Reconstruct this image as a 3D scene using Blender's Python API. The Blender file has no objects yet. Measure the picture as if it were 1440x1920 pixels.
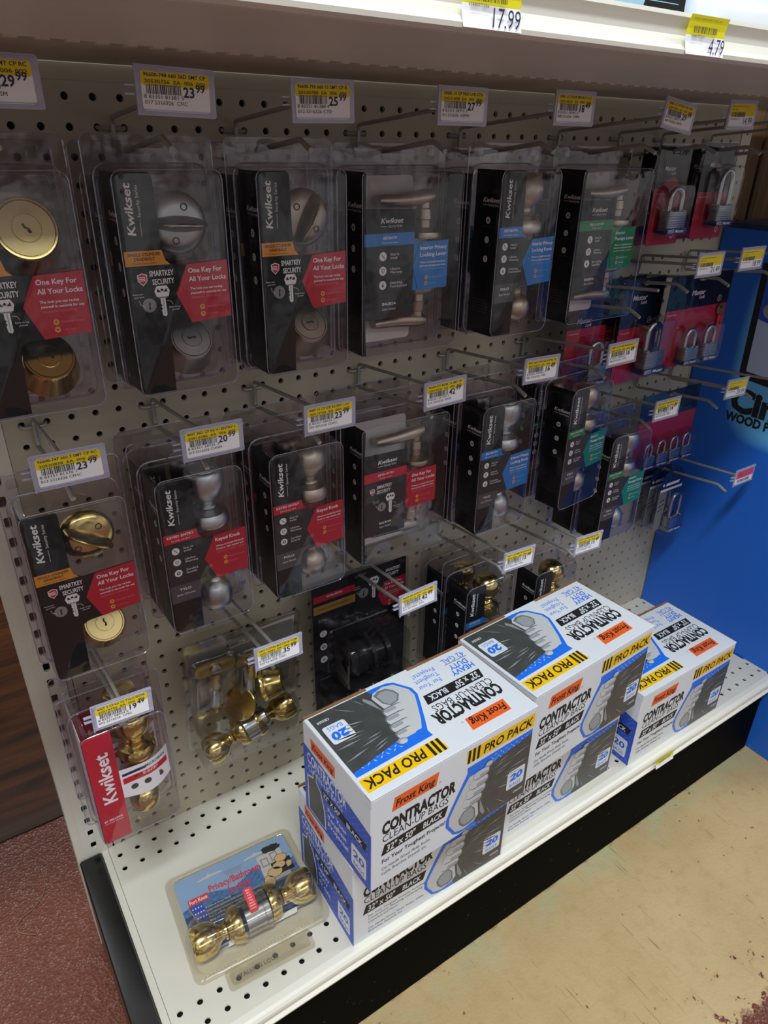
import bpy, math, random
from mathutils import Vector, Matrix
from mathutils.geometry import tessellate_polygon
random.seed(7)
IN = 0.0254
FLOOR = -45.0                       # inches; the pegboard face is y = 0, the top hook row is z = 0
def W(x, y, z): return Vector((x*IN, y*IN, (z-FLOOR)*IN))
scene = bpy.context.scene
COL = scene.collection

# ------------------------------------------------------------------ camera
cam = bpy.data.cameras.new('camera'); camo = bpy.data.objects.new('camera', cam); COL.objects.link(camo)
cam.sensor_fit = 'VERTICAL'; cam.sensor_height = 36.0; cam.lens = 1322.11/1920*36.0
cam.clip_start = 0.02; cam.clip_end = 60
def rod(w):
    w = Vector(w); t = w.length
    return Matrix.Rotation(t, 3, w/t)
R = rod((1.9906, -0.5946, 0.3792))
right, down, fwd = Vector(R[0]), Vector(R[1]), Vector(R[2])
m = Matrix((right, -down, -fwd)).transposed().to_4x4()
m.translation = W(-4.9123, -31.4192, -0.2706)
camo.matrix_world = m
scene.camera = camo

# ------------------------------------------------------------------ light and exposure
scene.view_settings.view_transform = 'Standard'
scene.view_settings.look = 'None'
scene.view_settings.gamma = 1.0
scene.view_settings.use_curve_mapping = False
scene.view_settings.exposure = 0.0
try:
    scene.cycles.transparent_max_bounces = 32
    scene.cycles.max_bounces = 8
    scene.cycles.glossy_bounces = 4
    scene.cycles.transmission_bounces = 6
    scene.cycles.use_denoising = True
    scene.cycles.sample_clamp_indirect = 6
except Exception:
    pass
world = bpy.data.worlds.new('store_air'); scene.world = world; world.use_nodes = True
def store_air():
    # dim store interior all round: pale ceiling above, patchy shelves at eye level, darker floor below
    nt = world.node_tree; N = nt.nodes.new; L = nt.links.new; bg = nt.nodes['Background']
    tc = N('ShaderNodeTexCoord'); sp = N('ShaderNodeSeparateXYZ'); L(tc.outputs['Generated'], sp.inputs[0])
    ns = N('ShaderNodeTexNoise'); ns.inputs['Scale'].default_value = 3.2; ns.inputs['Detail'].default_value = 3; L(tc.outputs['Generated'], ns.inputs['Vector'])
    r1 = N('ShaderNodeMapRange'); r1.inputs[1].default_value = 0.36; r1.inputs[2].default_value = 0.64; r1.inputs[3].default_value = 0.08; r1.inputs[4].default_value = 1.6; L(ns.outputs['Fac'], r1.inputs[0])
    r2 = N('ShaderNodeMapRange'); r2.inputs[1].default_value = -0.5; r2.inputs[2].default_value = 0.6; r2.inputs[3].default_value = 0.55; r2.inputs[4].default_value = 1.25; L(sp.outputs[2], r2.inputs[0])
    mu = N('ShaderNodeMath'); mu.operation = 'MULTIPLY'; L(r1.outputs[0], mu.inputs[0]); L(r2.outputs[0], mu.inputs[1])
    m2 = N('ShaderNodeMath'); m2.operation = 'MULTIPLY'; m2.inputs[1].default_value = WORLD; L(mu.outputs[0], m2.inputs[0])
    bg.inputs[0].default_value = (1.0, 0.965, 0.94, 1); L(m2.outputs[0], bg.inputs[1])
WORLD = 0.47
store_air()
def tube_light(name, x, y, z, sx, sy, power, col=(0.96, 0.98, 1.0)):
    l = bpy.data.lights.new(name, 'AREA'); l.shape = 'RECTANGLE'; l.size = sx*IN; l.size_y = sy*IN
    l.energy = power; l.color = col
    o = bpy.data.objects.new(name, l); COL.objects.link(o); o.location = W(x, y, z); return o
tube_light('ceiling_fluorescent', -20, -48, 66, 48, 8, 55, (0.91, 0.985, 1.0))
tube_light('ceiling_fluorescent', 100, -48, 66, 48, 8, 22, (0.91, 0.985, 1.0))
tube_light('ceiling_fluorescent', 20, -150, 66, 200, 12, 38, (0.93, 0.98, 1.0))
tube_light('ceiling_fluorescent', -4, 66, 66, 48, 16, 16)

# ------------------------------------------------------------------ materials
def lin(h):
    h = h.lstrip('#'); c = [int(h[i:i+2], 16)/255 for i in (0, 2, 4)]
    return tuple(x/12.92 if x <= 0.04045 else ((x+0.055)/1.055)**2.4 for x in c) + (1.0,)
def mat(name, col, rough=0.5, metal=0.0, noise=0.0, nscale=40, bump=0.0, bscale=200, spec=0.5, coat=0.0, aniso=None):
    m = bpy.data.materials.new(name); m.use_nodes = True
    nt = m.node_tree; b = nt.nodes['Principled BSDF']
    c = lin(col); b.inputs['Base Color'].default_value = c
    b.inputs['Roughness'].default_value = rough; b.inputs['Metallic'].default_value = metal
    b.inputs['Specular IOR Level'].default_value = spec
    if coat: b.inputs['Coat Weight'].default_value = coat; b.inputs['Coat Roughness'].default_value = 0.12
    if noise or bump:
        tc = nt.nodes.new('ShaderNodeTexCoord')
        if noise:
            n = nt.nodes.new('ShaderNodeTexNoise'); n.inputs['Scale'].default_value = nscale; n.inputs['Detail'].default_value = 5
            mp = nt.nodes.new('ShaderNodeMapping')
            if aniso: mp.inputs['Scale'].default_value = aniso
            nt.links.new(tc.outputs['Object'], mp.inputs[0]); nt.links.new(mp.outputs[0], n.inputs['Vector'])
            r = nt.nodes.new('ShaderNodeMapRange'); r.inputs[1].default_value = 0.3; r.inputs[2].default_value = 0.7
            r.inputs[3].default_value = 1-noise; r.inputs[4].default_value = 1+noise*0.4
            nt.links.new(n.outputs['Fac'], r.inputs[0])
            mx = nt.nodes.new('ShaderNodeMix'); mx.data_type = 'RGBA'; mx.blend_type = 'MULTIPLY'; mx.inputs[0].default_value = 1
            mx.inputs[6].default_value = c; nt.links.new(r.outputs[0], mx.inputs[7]); nt.links.new(mx.outputs[2], b.inputs['Base Color'])
        if bump:
            n2 = nt.nodes.new('ShaderNodeTexNoise'); n2.inputs['Scale'].default_value = bscale; n2.inputs['Detail'].default_value = 3
            nt.links.new(tc.outputs['Object'], n2.inputs['Vector'])
            bp = nt.nodes.new('ShaderNodeBump'); bp.inputs['Strength'].default_value = bump; bp.inputs['Distance'].default_value = 0.002
            nt.links.new(n2.outputs['Fac'], bp.inputs['Height']); nt.links.new(bp.outputs[0], b.inputs['Normal'])
    return m
def clear(name, tint, base=0.06, edge=0.45, rough=0.07, milk=0.0, bump=0.5, bscale=26):
    """thin clear plastic film: see-through with a gloss that grows at grazing angles"""
    m = bpy.data.materials.new(name); m.use_nodes = True; nt = m.node_tree; nt.nodes.clear()
    out = nt.nodes.new('ShaderNodeOutputMaterial')
    tr = nt.nodes.new('ShaderNodeBsdfTransparent'); tr.inputs[0].default_value = lin(tint)
    gl = nt.nodes.new('ShaderNodeBsdfGlossy'); gl.inputs['Roughness'].default_value = rough; gl.inputs[0].default_value = (0.92, 0.93, 0.97, 1)
    lw = nt.nodes.new('ShaderNodeLayerWeight'); lw.inputs[0].default_value = 0.35
    pw = nt.nodes.new('ShaderNodeMath'); pw.operation = 'POWER'; pw.inputs[1].default_value = 2.5
    mr = nt.nodes.new('ShaderNodeMapRange'); mr.inputs[3].default_value = base; mr.inputs[4].default_value = edge
    tc = nt.nodes.new('ShaderNodeTexCoord'); ns = nt.nodes.new('ShaderNodeTexNoise'); ns.inputs['Scale'].default_value = bscale; ns.inputs['Detail'].default_value = 2
    bp = nt.nodes.new('ShaderNodeBump'); bp.inputs['Strength'].default_value = bump; bp.inputs['Distance'].default_value = 0.004
    nt.links.new(tc.outputs['Object'], ns.inputs['Vector']); nt.links.new(ns.outputs['Fac'], bp.inputs['Height'])
    nt.links.new(bp.outputs[0], gl.inputs['Normal'])
    nt.links.new(lw.outputs['Facing'], pw.inputs[0]); nt.links.new(pw.outputs[0], mr.inputs[0])
    mx = nt.nodes.new('ShaderNodeMixShader'); nt.links.new(mr.outputs[0], mx.inputs[0])
    src = tr.outputs[0]
    if milk:
        df = nt.nodes.new('ShaderNodeBsdfDiffuse'); df.inputs[0].default_value = lin('#cfcee2')
        mk = nt.nodes.new('ShaderNodeMixShader'); mk.inputs[0].default_value = milk
        nt.links.new(tr.outputs[0], mk.inputs[1]); nt.links.new(df.outputs[0], mk.inputs[2]); src = mk.outputs[0]
    nt.links.new(src, mx.inputs[1]); nt.links.new(gl.outputs[0], mx.inputs[2]); nt.links.new(mx.outputs[0], out.inputs[0])
    return m
M = {}
M['cream'] = mat('cream_powder_coat', '#d6d2c6', 0.42, noise=0.05, nscale=9, bump=0.03, bscale=900)
M['peg'] = mat('pegboard_paint', '#bdb4a0', 0.5, noise=0.08, nscale=7)
M['lip'] = mat('price_rail_cream', '#e6e3d8', 0.35, noise=0.03, nscale=8)
M['hole'] = mat('painted_gap_shade', '#0b0a09', 0.9)  # near-black colour standing in for the shade inside holes and gaps
M['blackmetal'] = mat('black_enamel', '#0c0d0d', 0.22, noise=0.3, nscale=60)
def kick_black():
    m = bpy.data.materials.new('dusty_black_kick'); m.use_nodes = True; nt = m.node_tree; b = nt.nodes['Principled BSDF']
    tc = nt.nodes.new('ShaderNodeTexCoord'); n = nt.nodes.new('ShaderNodeTexNoise'); n.inputs['Scale'].default_value = 85; n.inputs['Detail'].default_value = 4
    r = nt.nodes.new('ShaderNodeValToRGB'); e = r.color_ramp.elements; e[0].position = 0.68; e[0].color = lin('#040505'); e[1].position = 0.82; e[1].color = lin('#45433f')
    nt.links.new(tc.outputs['Object'], n.inputs['Vector']); nt.links.new(n.outputs['Fac'], r.inputs[0]); nt.links.new(r.outputs[0], b.inputs['Base Color'])
    b.inputs['Roughness'].default_value = 0.7; b.inputs['Specular IOR Level'].default_value = 0.05; return m
M['kick'] = kick_black()
M['lockcard'] = mat('matte_black_card', '#15120f', 0.75, spec=0.12)
M['wire'] = mat('zinc_wire', '#a6a6a2', 0.4, 0.45, noise=0.15, nscale=30)
M['paper'] = mat('white_paper', '#f3f3f8', 0.6)
M['yellow'] = mat('yellow_ink', '#e6cc1a', 0.6)
M['yellow2'] = mat('bright_yellow_ink', '#f2e911', 0.6)
M['pink'] = mat('pink_ink', '#d84c72', 0.6)
M['ink'] = mat('black_ink', '#17161a', 0.6)
M['tagink'] = mat('tag_grey_ink', '#3a3842', 0.6)
M['barink'] = mat('barcode_ink', '#4a4a50', 0.6)
M['brownink'] = mat('tag_brown_ink', '#5e5213', 0.6)
M['blueink'] = mat('price_blue_ink', '#2b2c55', 0.6)
M['card'] = mat('black_carton', '#0d1012', 0.45, noise=0.25, nscale=14, spec=0.3)
M['cardgrey'] = mat('charcoal_carton', '#2d3031', 0.45, noise=0.2, nscale=14, spec=0.35)
M['cardgrey2'] = mat('grey_carton', '#4c4e50', 0.36)
M['white'] = mat('white_print', '#f2f2f4', 0.5)
M['whitecard'] = mat('white_card', '#cfcaca', 0.55)
M['greyprint'] = mat('grey_print', '#8c8f92', 0.5)
M['dimprint'] = mat('dim_grey_print', '#5a5d60', 0.5)
M['orange'] = mat('amber_print', '#e2962b', 0.45)
M['red'] = mat('red_print', '#c01733', 0.42)
M['redband'] = mat('scarlet_print', '#c8102e', 0.42)
M['blue'] = mat('sky_blue_print', '#1f7fd0', 0.42)
M['green'] = mat('green_print', '#12894f', 0.42)
M['teal'] = mat('teal_print', '#0b8a6a', 0.42)
M['redpale'] = mat('pale_red_print', '#e37d8d', 0.5)
M['bluepale'] = mat('pale_blue_print', '#8fc3ee', 0.5)
M['goldprint'] = mat('gold_print', '#e8a93a', 0.45)
M['goldband'] = mat('ochre_print', '#b98e35', 0.45)
M['chrome'] = mat('satin_chrome', '#bcc0c2', 0.36, 1.0, noise=0.05, nscale=120)
M['nickel'] = mat('satin_nickel', '#bdb1a2', 0.38, 1.0, noise=0.06, nscale=120)
M['brass'] = mat('polished_brass', '#dcc680', 0.17, 1.0, noise=0.08, nscale=30)
M['brassdull'] = mat('stamped_brass', '#ab9464', 0.34, 1.0, noise=0.15, nscale=60)
M['brassface'] = mat('satin_brass_face', '#d6c48a', 0.34, 1.0)
M['steel'] = mat('bright_steel', '#b9bcc0', 0.2, 1.0)
M['lam'] = mat('laminated_steel', '#a9adb3', 0.34, 1.0, noise=0.25, nscale=60, aniso=(0.15, 0.15, 8))
M['key'] = mat('keyway_dark', '#1c1a17', 0.6)
M['blackhw'] = mat('matte_black_hardware', '#1c1c1e', 0.2)
M['navy'] = mat('navy_plastic', '#1c2a5c', 0.4)
M['clear'] = clear('clear_blister_plastic', '#f3f1f3', 0.045, 0.36, milk=0.003)
M['rim'] = clear('moulded_plastic_rim', '#e6e4ec', 0.14, 0.5, milk=0.16)
M['cardfilm'] = clear('card_cover_film', '#f3f1f3', 0.03, 0.12)
M['clear2'] = clear('clear_lockset_plastic', '#f1efec', 0.07, 0.5, bump=0.6, bscale=12)
M['holder'] = clear('frosted_tag_holder', '#cdcbe0', 0.06, 0.25, 0.2, milk=0.6)
M['kraft'] = mat('kraft_edge', '#8d6242', 0.8, noise=0.2, nscale=40)
M['boxwhite'] = mat('box_white_board', '#dfe4ec', 0.42, noise=0.03, nscale=10)
M['boxyellow'] = mat('box_yellow_ink', '#f5c400', 0.42)
M['boxorange'] = mat('box_orange_ink', '#ee6420', 0.42)
M['boxblue'] = mat('box_blue_ink', '#1f72ee', 0.42)
M['boxbluelt'] = mat('box_blue_tread', '#a3c8fb', 0.42)
M['boxnavy'] = mat('box_deep_blue_ink', '#2b52c4', 0.42)
M['boxnavylt'] = mat('box_deep_blue_tread', '#6284dd', 0.42)
M['bag'] = mat('bag_black_ink', '#484a4b', 0.4, noise=0.25, nscale=60)
M['bagstreak'] = mat('bag_streak_ink', '#8f9498', 0.4)
M['glove1'] = mat('glove_light_ink', '#c4c8cc', 0.45)
M['glove2'] = mat('glove_mid_ink', '#9a9fa4', 0.45)
M['glove3'] = mat('glove_dark_ink', '#6e7378', 0.45)

# ------------------------------------------------------------------ glyph shapes (built-in font turned into outlines once)
CHARS = [chr(c) for c in range(33, 127)]
def glyphs(offset):
    objs = []; out = {}
    for c in CHARS:
        for s in (c, c+'I'):
            cu = bpy.data.curves.new('g', 'FONT'); cu.body = s; cu.resolution_u = 2; cu.fill_mode = 'FRONT'; cu.offset = offset; cu.dimensions = '2D'
            o = bpy.data.objects.new('g', cu); COL.objects.link(o); objs.append((c, len(s), o))
    cu = bpy.data.curves.new('g', 'FONT'); cu.body = 'I I'; cu.offset = offset; cu.fill_mode = 'FRONT'
    o = bpy.data.objects.new('g', cu); COL.objects.link(o); objs.append((' ', 3, o))
    dg = bpy.context.evaluated_depsgraph_get(); xs = {}
    for c, n, o in objs:
        me = o.evaluated_get(dg).to_mesh()
        vs = [(v.co.x, v.co.y) for v in me.vertices]; fs = [tuple(p.vertices) for p in me.polygons]
        if n == 1: out[c] = [vs, fs, 0]
        xs[(c, n)] = max([v[0] for v in vs] or [0])
        if n == 1 and c == 'I': iw = max(v[0] for v in vs); cap = max(v[1] for v in vs)-min(v[1] for v in vs)
        o.evaluated_get(dg).to_mesh_clear()
    for c in CHARS: out[c][2] = xs[(c, 2)]-iw
    out[' '] = [[], [], xs[(' ', 3)]-iw-out['I'][2]]
    for _, _, o in objs:
        d = o.data; bpy.data.objects.remove(o); bpy.data.curves.remove(d)
    return out, cap
GL = {False: glyphs(0.0), True: glyphs(0.022), 'X': glyphs(0.05)}

# ------------------------------------------------------------------ mesh builder (inches, local to the thing's base)
class Fr:
    def __init__(s, O, U, V):
        s.O = Vector(O); s.U = Vector(U).normalized(); s.V = Vector(V).normalized(); s.N = s.U.cross(s.V)
    def p(s, u, v, n=0): return s.O + s.U*u + s.V*v + s.N*n
def rr(x0, x1, y0, y1, r, k=3):
    """rounded rectangle outline, counter-clockwise"""
    r = min(r, (x1-x0)/2-1e-4, (y1-y0)/2-1e-4); pts = []
    for cx, cy, a in ((x1-r, y0+r, -90), (x1-r, y1-r, 0), (x0+r, y1-r, 90), (x0+r, y0+r, 180)):
        for i in range(k+1):
            t = math.radians(a+90*i/k); pts.append((cx+r*math.cos(t), cy+r*math.sin(t)))
    return pts
def ell(cx, cy, rx, ry=None, n=16, a0=0, a1=360):
    ry = rx if ry is None else ry; f = a1-a0 >= 360
    return [(cx+rx*math.cos(math.radians(a0+(a1-a0)*i/(n if f else n-1))), cy+ry*math.sin(math.radians(a0+(a1-a0)*i/(n if f else n-1)))) for i in range(n)]
class MB:
    def __init__(s): s.v = []; s.f = []; s.m = []; s.s = []; s.mats = []
    def mi(s, mt):
        mt = M[mt] if isinstance(mt, str) else mt
        if mt not in s.mats: s.mats.append(mt)
        return s.mats.index(mt)
    def add(s, vs, fs, mt, smooth=False):
        b = len(s.v); s.v += [Vector(v) for v in vs]; i = s.mi(mt)
        for f in fs: s.f.append([b+q for q in f]); s.m.append(i); s.s.append(smooth)
    def rings(s, rings, mt, smooth=False, cap0=True, cap1=True, closed=True):
        n = len(rings[0]); vs = [p for r in rings for p in r]; fs = []
        for i in range(len(rings)-1):
            for j in range(n if closed else n-1):
                k = (j+1) % n; fs.append((i*n+j, i*n+k, (i+1)*n+k, (i+1)*n+j))
        if cap0: fs.append(tuple(range(n-1, -1, -1)))
        if cap1: fs.append(tuple(range((len(rings)-1)*n, len(rings)*n)))
        s.add(vs, fs, mt, smooth)
    def box(s, x0, x1, y0, y1, z0, z1, mt, b=0.0, F=None):
        F = F or Fr((0, 0, 0), (1, 0, 0), (0, 1, 0))
        if b <= 0:
            rs = [[F.p(x, y, z) for x, y in ((x0, y0), (x1, y0), (x1, y1), (x0, y1))] for z in (z0, z1)]
            s.rings(rs, mt)
        else:
            def o(i): return [(x0+i, y0+b), (x0+b, y0+i), (x1-b, y0+i), (x1-i, y0+b), (x1-i, y1-b), (x1-b, y1-i), (x0+b, y1-i), (x0+i, y1-b)]
            def q(i): return [(x0+b, y0+b)]*2+[(x1-b, y0+b)]*2+[(x1-b, y1-b)]*2+[(x0+b, y1-b)]*2
            A = [(x0+b, y0+b), (x0+b, y0+b), (x1-b, y0+b), (x1-b, y0+b), (x1-b, y1-b), (x1-b, y1-b), (x0+b, y1-b), (x0+b, y1-b)]
            h = b*0.3
            I = [(x+(ax-x)*0.7, y+(ay-y)*0.7) for (x, y), (ax, ay) in zip(o(0), A)]
            s.rings([[F.p(x, y, z0) for x, y in I], [F.p(x, y, z0+b) for x, y in o(0)], [F.p(x, y, z1-b) for x, y in o(0)], [F.p(x, y, z1) for x, y in I]], mt)
    def slab(s, pts, F, n0, n1, mt, smooth=False, inset=0.0, holes=()):
        """outline pulled along the frame's normal"""
        if not holes:
            rs = [[F.p(u, v, n0) for u, v in pts], [F.p(u, v, n1-(inset if inset else 0)) for u, v in pts]]
            if inset:
                cx = sum(p[0] for p in pts)/len(pts); cy = sum(p[1] for p in pts)/len(pts)
                w = max(abs(p[0]-cx) for p in pts); h = max(abs(p[1]-cy) for p in pts)
                rs.append([F.p(cx+(u-cx)*(1-inset/w), cy+(v-cy)*(1-inset/h), n1) for u, v in pts])
            nc = len(pts); b = len(s.v)
            s.rings(rs, mt, smooth, False, False)
            for ring, rev in ((rs[0], True), (rs[-1], False)): s.face(ring, mt, rev)
        else:
            for n, rev in ((n0, True), (n1, False)): s.poly(pts, F, n, mt, holes, rev)
            for loop in (pts,)+tuple(holes): s.rings([[F.p(u, v, n0) for u, v in loop], [F.p(u, v, n1) for u, v in loop]], mt, False, False, False)
    def face(s, ring, mt, rev=False):
        tris = tessellate_polygon([ring]); s.add(ring, [tuple(reversed(t)) if rev else t for t in tris], mt)
    def poly(s, pts, F, n, mt, holes=(), rev=False):
        loops = [[Vector((u, v, 0)) for u, v in pts]]+[[Vector((u, v, 0)) for u, v in h] for h in holes]
        tris = tessellate_polygon(loops); al = [p for l in loops for p in l]
        out = []
        for t in tris:
            a, b, c = [al[i] for i in t]
            ccw = (b-a).cross(c-a).z > 0
            out.append(t if ccw != rev else tuple(reversed(t)))
        s.add([F.p(p.x, p.y, n) for p in al], out, mt)
    def rect(s, F, u0, u1, v0, v1, n, mt): s.add([F.p(u0, v0, n), F.p(u1, v0, n), F.p(u1, v1, n), F.p(u0, v1, n)], [(0, 1, 2, 3)], mt)
    def text(s, F, t, u, v, h, mt, n=0.004, al='l', bold=False, slant=0.0, rot=0.0, fit=None, wide=1.0):
        g, cap = GL[bold]; k = h/cap; x = 0; vs = []; fs = []
        for c in t:
            q = g.get(c) or g['?']; b = len(vs)
            vs += [((x+p[0])*k*wide+slant*p[1]*k, p[1]*k) for p in q[0]]; fs += [tuple(b+i for i in f) for f in q[1]]; x += q[2]
        wd = x*k*wide; sc = 1.0
        if fit: sc = fit/wd; wd = fit
        ox = {'l': 0, 'c': -wd/2, 'r': -wd}[al]; ca, sa = math.cos(math.radians(rot)), math.sin(math.radians(rot))
        out = []
        for a, b in vs:
            a = a*sc+ox; out.append(F.p(u+a*ca-b*sa, v+a*sa+b*ca, n))
        if fs: s.add(out, fs, mt)
    def barcode(s, F, u0, u1, v0, v1, mt, n=0.004, seed=1, k=26):
        rg = random.Random(seed); u = u0; st = (u1-u0)/(k*2.0)
        while u < u1-st:
            w = st*rg.choice((0.6, 0.9, 1.4, 2.0)); s.rect(F, u, min(u+w, u1), v0, v1, n, mt); u += w+st*rg.choice((0.7, 1.0, 1.5))
    def lathe(s, prof, mt, O=(0, 0, 0), A=(0, 0, 1), n=28, smooth=True, cap=True, sq=1.0):
        A = Vector(A).normalized(); t = Vector((1, 0, 0)) if abs(A.x) < 0.9 else Vector((0, 1, 0))
        U = A.cross(t).normalized(); V = A.cross(U); O = Vector(O)
        rs = [[O+A*h+U*(r*math.cos(2*math.pi*i/n))+V*(r*sq*math.sin(2*math.pi*i/n)) for i in range(n)] for r, h in prof]
        s.rings(rs, mt, smooth, cap, cap)
    def tube(s, pts, r, mt, n=8, closed=False):
        P = [Vector(p) for p in pts]; rs = []; prev = None; m_ = len(P)
        for i, p in enumerate(P):
            if closed: d = (P[(i+1) % m_]-P[i-1]).normalized()
            else: d = (P[min(i+1, m_-1)]-P[max(i-1, 0)]).normalized()
            t = prev or (Vector((0, 0, 1)) if abs(d.z) < 0.9 else Vector((1, 0, 0)))
            U = (t-d*t.dot(d)).normalized(); prev = U; V = d.cross(U)
            rs.append([p+U*(r*math.cos(2*math.pi*j/n))+V*(r*math.sin(2*math.pi*j/n)) for j in range(n)])
        if closed: rs.append(rs[0]); s.rings(rs, mt, True, False, False)
        else: s.rings(rs, mt, True)
    def build(s, name, parent=None, loc=None, rot=None):
        me = bpy.data.meshes.new(name)
        me.from_pydata([(v.x*IN, v.y*IN, v.z*IN) for v in s.v], [], s.f)
        for x in s.mats: me.materials.append(x)
        me.polygons.foreach_set('material_index', s.m); me.polygons.foreach_set('use_smooth', s.s)
        me.update()
        if any(s.s): me.set_sharp_from_angle(angle=math.radians(38))
        o = bpy.data.objects.new(name, me); COL.objects.link(o)
        if parent: o.parent = parent
        if loc: o.location = W(*loc)
        if rot: o.rotation_euler = rot
        return o
def thing(name, loc, rot=(0, 0, 0)):
    o = bpy.data.objects.new(name, None); COL.objects.link(o); o.empty_display_size = 0.02
    o.location = W(*loc); o.rotation_euler = rot; return o
def tag(o, label, cat, group=None):
    o['label'] = label; o['category'] = cat
    if group: o['group'] = group
    return o
def struct(o, label=None):
    o['kind'] = 'structure'
    if label: o['label'] = label
    return o
def dup(root, loc, rot=None):
    c = root.copy(); COL.objects.link(c); c.location = W(*loc)
    if rot is not None: c.rotation_euler = rot
    for ch in list(root.children):
        d = ch.copy(); COL.objects.link(d); d.parent = c
        for g in list(ch.children):
            e = g.copy(); COL.objects.link(e); e.parent = d
    return c
FRONT = lambda y=0, x=0, z=0: Fr((x, y, z), (1, 0, 0), (0, 0, 1))      # faces -y
LEFT = lambda x, y=0, z=0: Fr((x, y, z), (0, -1, 0), (0, 0, 1))        # faces -x, u runs to the front
TOP = lambda z, x=0, y=0: Fr((x, y, z), (1, 0, 0), (0, 1, 0))

# ------------------------------------------------------------------ floor and walls
def nodes(m):
    m.use_nodes = True; nt = m.node_tree; return nt, nt.nodes['Principled BSDF']
def floor_material():
    m = bpy.data.materials.new('worn_painted_floor'); nt, b = nodes(m); N = nt.nodes.new; L = nt.links.new
    tc = N('ShaderNodeTexCoord'); sp = N('ShaderNodeSeparateXYZ'); L(tc.outputs['Object'], sp.inputs[0])
    def noise(scale, detail=4, stretch=None, rot=0.0, rough=0.55):
        n = N('ShaderNodeTexNoise'); n.inputs['Scale'].default_value = scale; n.inputs['Detail'].default_value = detail; n.inputs['Roughness'].default_value = rough
        mp = N('ShaderNodeMapping'); mp.inputs['Rotation'].default_value = (0, 0, rot)
        if stretch: mp.inputs['Scale'].default_value = stretch
        L(tc.outputs['Object'], mp.inputs[0]); L(mp.outputs[0], n.inputs['Vector']); return n.outputs['Fac']
    def math_(op, a, bb=None, c=None):
        n = N('ShaderNodeMath'); n.operation = op
        for i, x in enumerate((a, bb, c)):
            if x is None: continue
            if isinstance(x, (int, float)): n.inputs[i].default_value = x
            else: L(x, n.inputs[i])
        return n.outputs[0]
    def step(x, a, bb):
        n = N('ShaderNodeMapRange'); n.clamp = True; n.inputs[1].default_value = a; n.inputs[2].default_value = bb; L(x, n.inputs[0]); return n.outputs[0]
    def mix(f, a, bb):
        n = N('ShaderNodeMix'); n.data_type = 'RGBA'
        if isinstance(f, (int, float)): n.inputs[0].default_value = f
        else: L(f, n.inputs[0])
        for i, x in ((6, a), (7, bb)):
            if isinstance(x, str): n.inputs[i].default_value = lin(x)
            else: L(x, n.inputs[i])
        return n.outputs[2]
    y = sp.outputs[1]; x = sp.outputs[0]
    n1 = noise(14, 5); n2 = noise(45, 5); n3 = noise(160, 3); big = noise(4, 3)
    ye = math_('ADD', y, math_('MULTIPLY', math_('SUBTRACT', n2, 0.5), 0.012))
    ye2 = math_('ADD', y, math_('MULTIPLY', math_('SUBTRACT', n2, 0.5), 0.05))
    near = step(ye, -12.5*IN, -12.75*IN)
    far = step(math_('ADD', ye2, math_('MULTIPLY', math_('SUBTRACT', n1, 0.5), 0.06)), -24.9*IN, -24.5*IN)
    left = step(x, -2.6*IN, -2.2*IN)
    # chips: rarer near the shelf, thick near the aisle edge
    edge = step(y, -20*IN, -25*IN)
    chip = step(math_('ADD', n2, math_('MULTIPLY', edge, 0.16)), 0.72, 0.735)
    paint = math_('MULTIPLY', math_('MULTIPLY', near, far), math_('MULTIPLY', left, math_('SUBTRACT', 1.0, chip)))
    cream = mix(step(big, 0.35, 0.65), '#b59a6d', '#c3aa7e')
    cream = mix(math_('MULTIPLY', step(n2, 0.5, 0.75), 0.45), cream, '#ab8c5c')
    grn = math_('MULTIPLY', step(y, -15.2*IN, -12.8*IN), step(n1, 0.42, 0.6))
    cream = mix(math_('MULTIPLY', grn, 0.6), cream, '#a5b08c')
    sc1 = step(noise(9, 2, (26, 1.2, 1), 0.6), 0.66, 0.70); sc2 = step(noise(8, 2, (30, 1.0, 1), -0.9), 0.67, 0.72); sc3 = step(noise(7, 2, (24, 1.0, 1), 1.25), 0.68, 0.72)
    sc = math_('MULTIPLY', math_('MAXIMUM', sc1, math_('MAXIMUM', sc2, sc3)), math_('MULTIPLY', step(n1, 0.45, 0.6), 0.55))
    cream = mix(sc, cream, '#6b5436')
    spk = math_('MULTIPLY', step(noise(70, 2), 0.70, 0.74), 0.8); cream = mix(spk, cream, '#5a4234')
    brown = mix(n1, '#64362a', '#764233'); brown = mix(math_('MULTIPLY', step(n3, 0.45, 0.7), 0.3), brown, '#7d4a3a')
    rim = math_('MULTIPLY', step(ye, -13.35*IN, -13.2*IN), 0.8)
    col = mix(paint, brown, cream); L(col, b.inputs['Base Color'])
    rg = N('ShaderNodeMapRange'); rg.inputs[3].default_value = 0.26; rg.inputs[4].default_value = 0.5; L(paint, rg.inputs[0]); L(rg.outputs[0], b.inputs['Roughness'])
    v = N('ShaderNodeTexVoronoi'); v.inputs['Scale'].default_value = 210; L(tc.outputs['Object'], v.inputs['Vector'])
    bp = N('ShaderNodeBump'); bp.inputs['Distance'].default_value = 0.002
    st = N('ShaderNodeMapRange'); st.inputs[3].default_value = 0.55; st.inputs[4].default_value = 0.12; L(paint, st.inputs[0]); L(st.outputs[0], bp.inputs['Strength'])
    hh = math_('ADD', math_('MULTIPLY', v.outputs['Distance'], 1.3), math_('MULTIPLY', n2, 0.5)); L(hh, bp.inputs['Height']); L(bp.outputs[0], b.inputs['Normal'])
    return m
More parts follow.
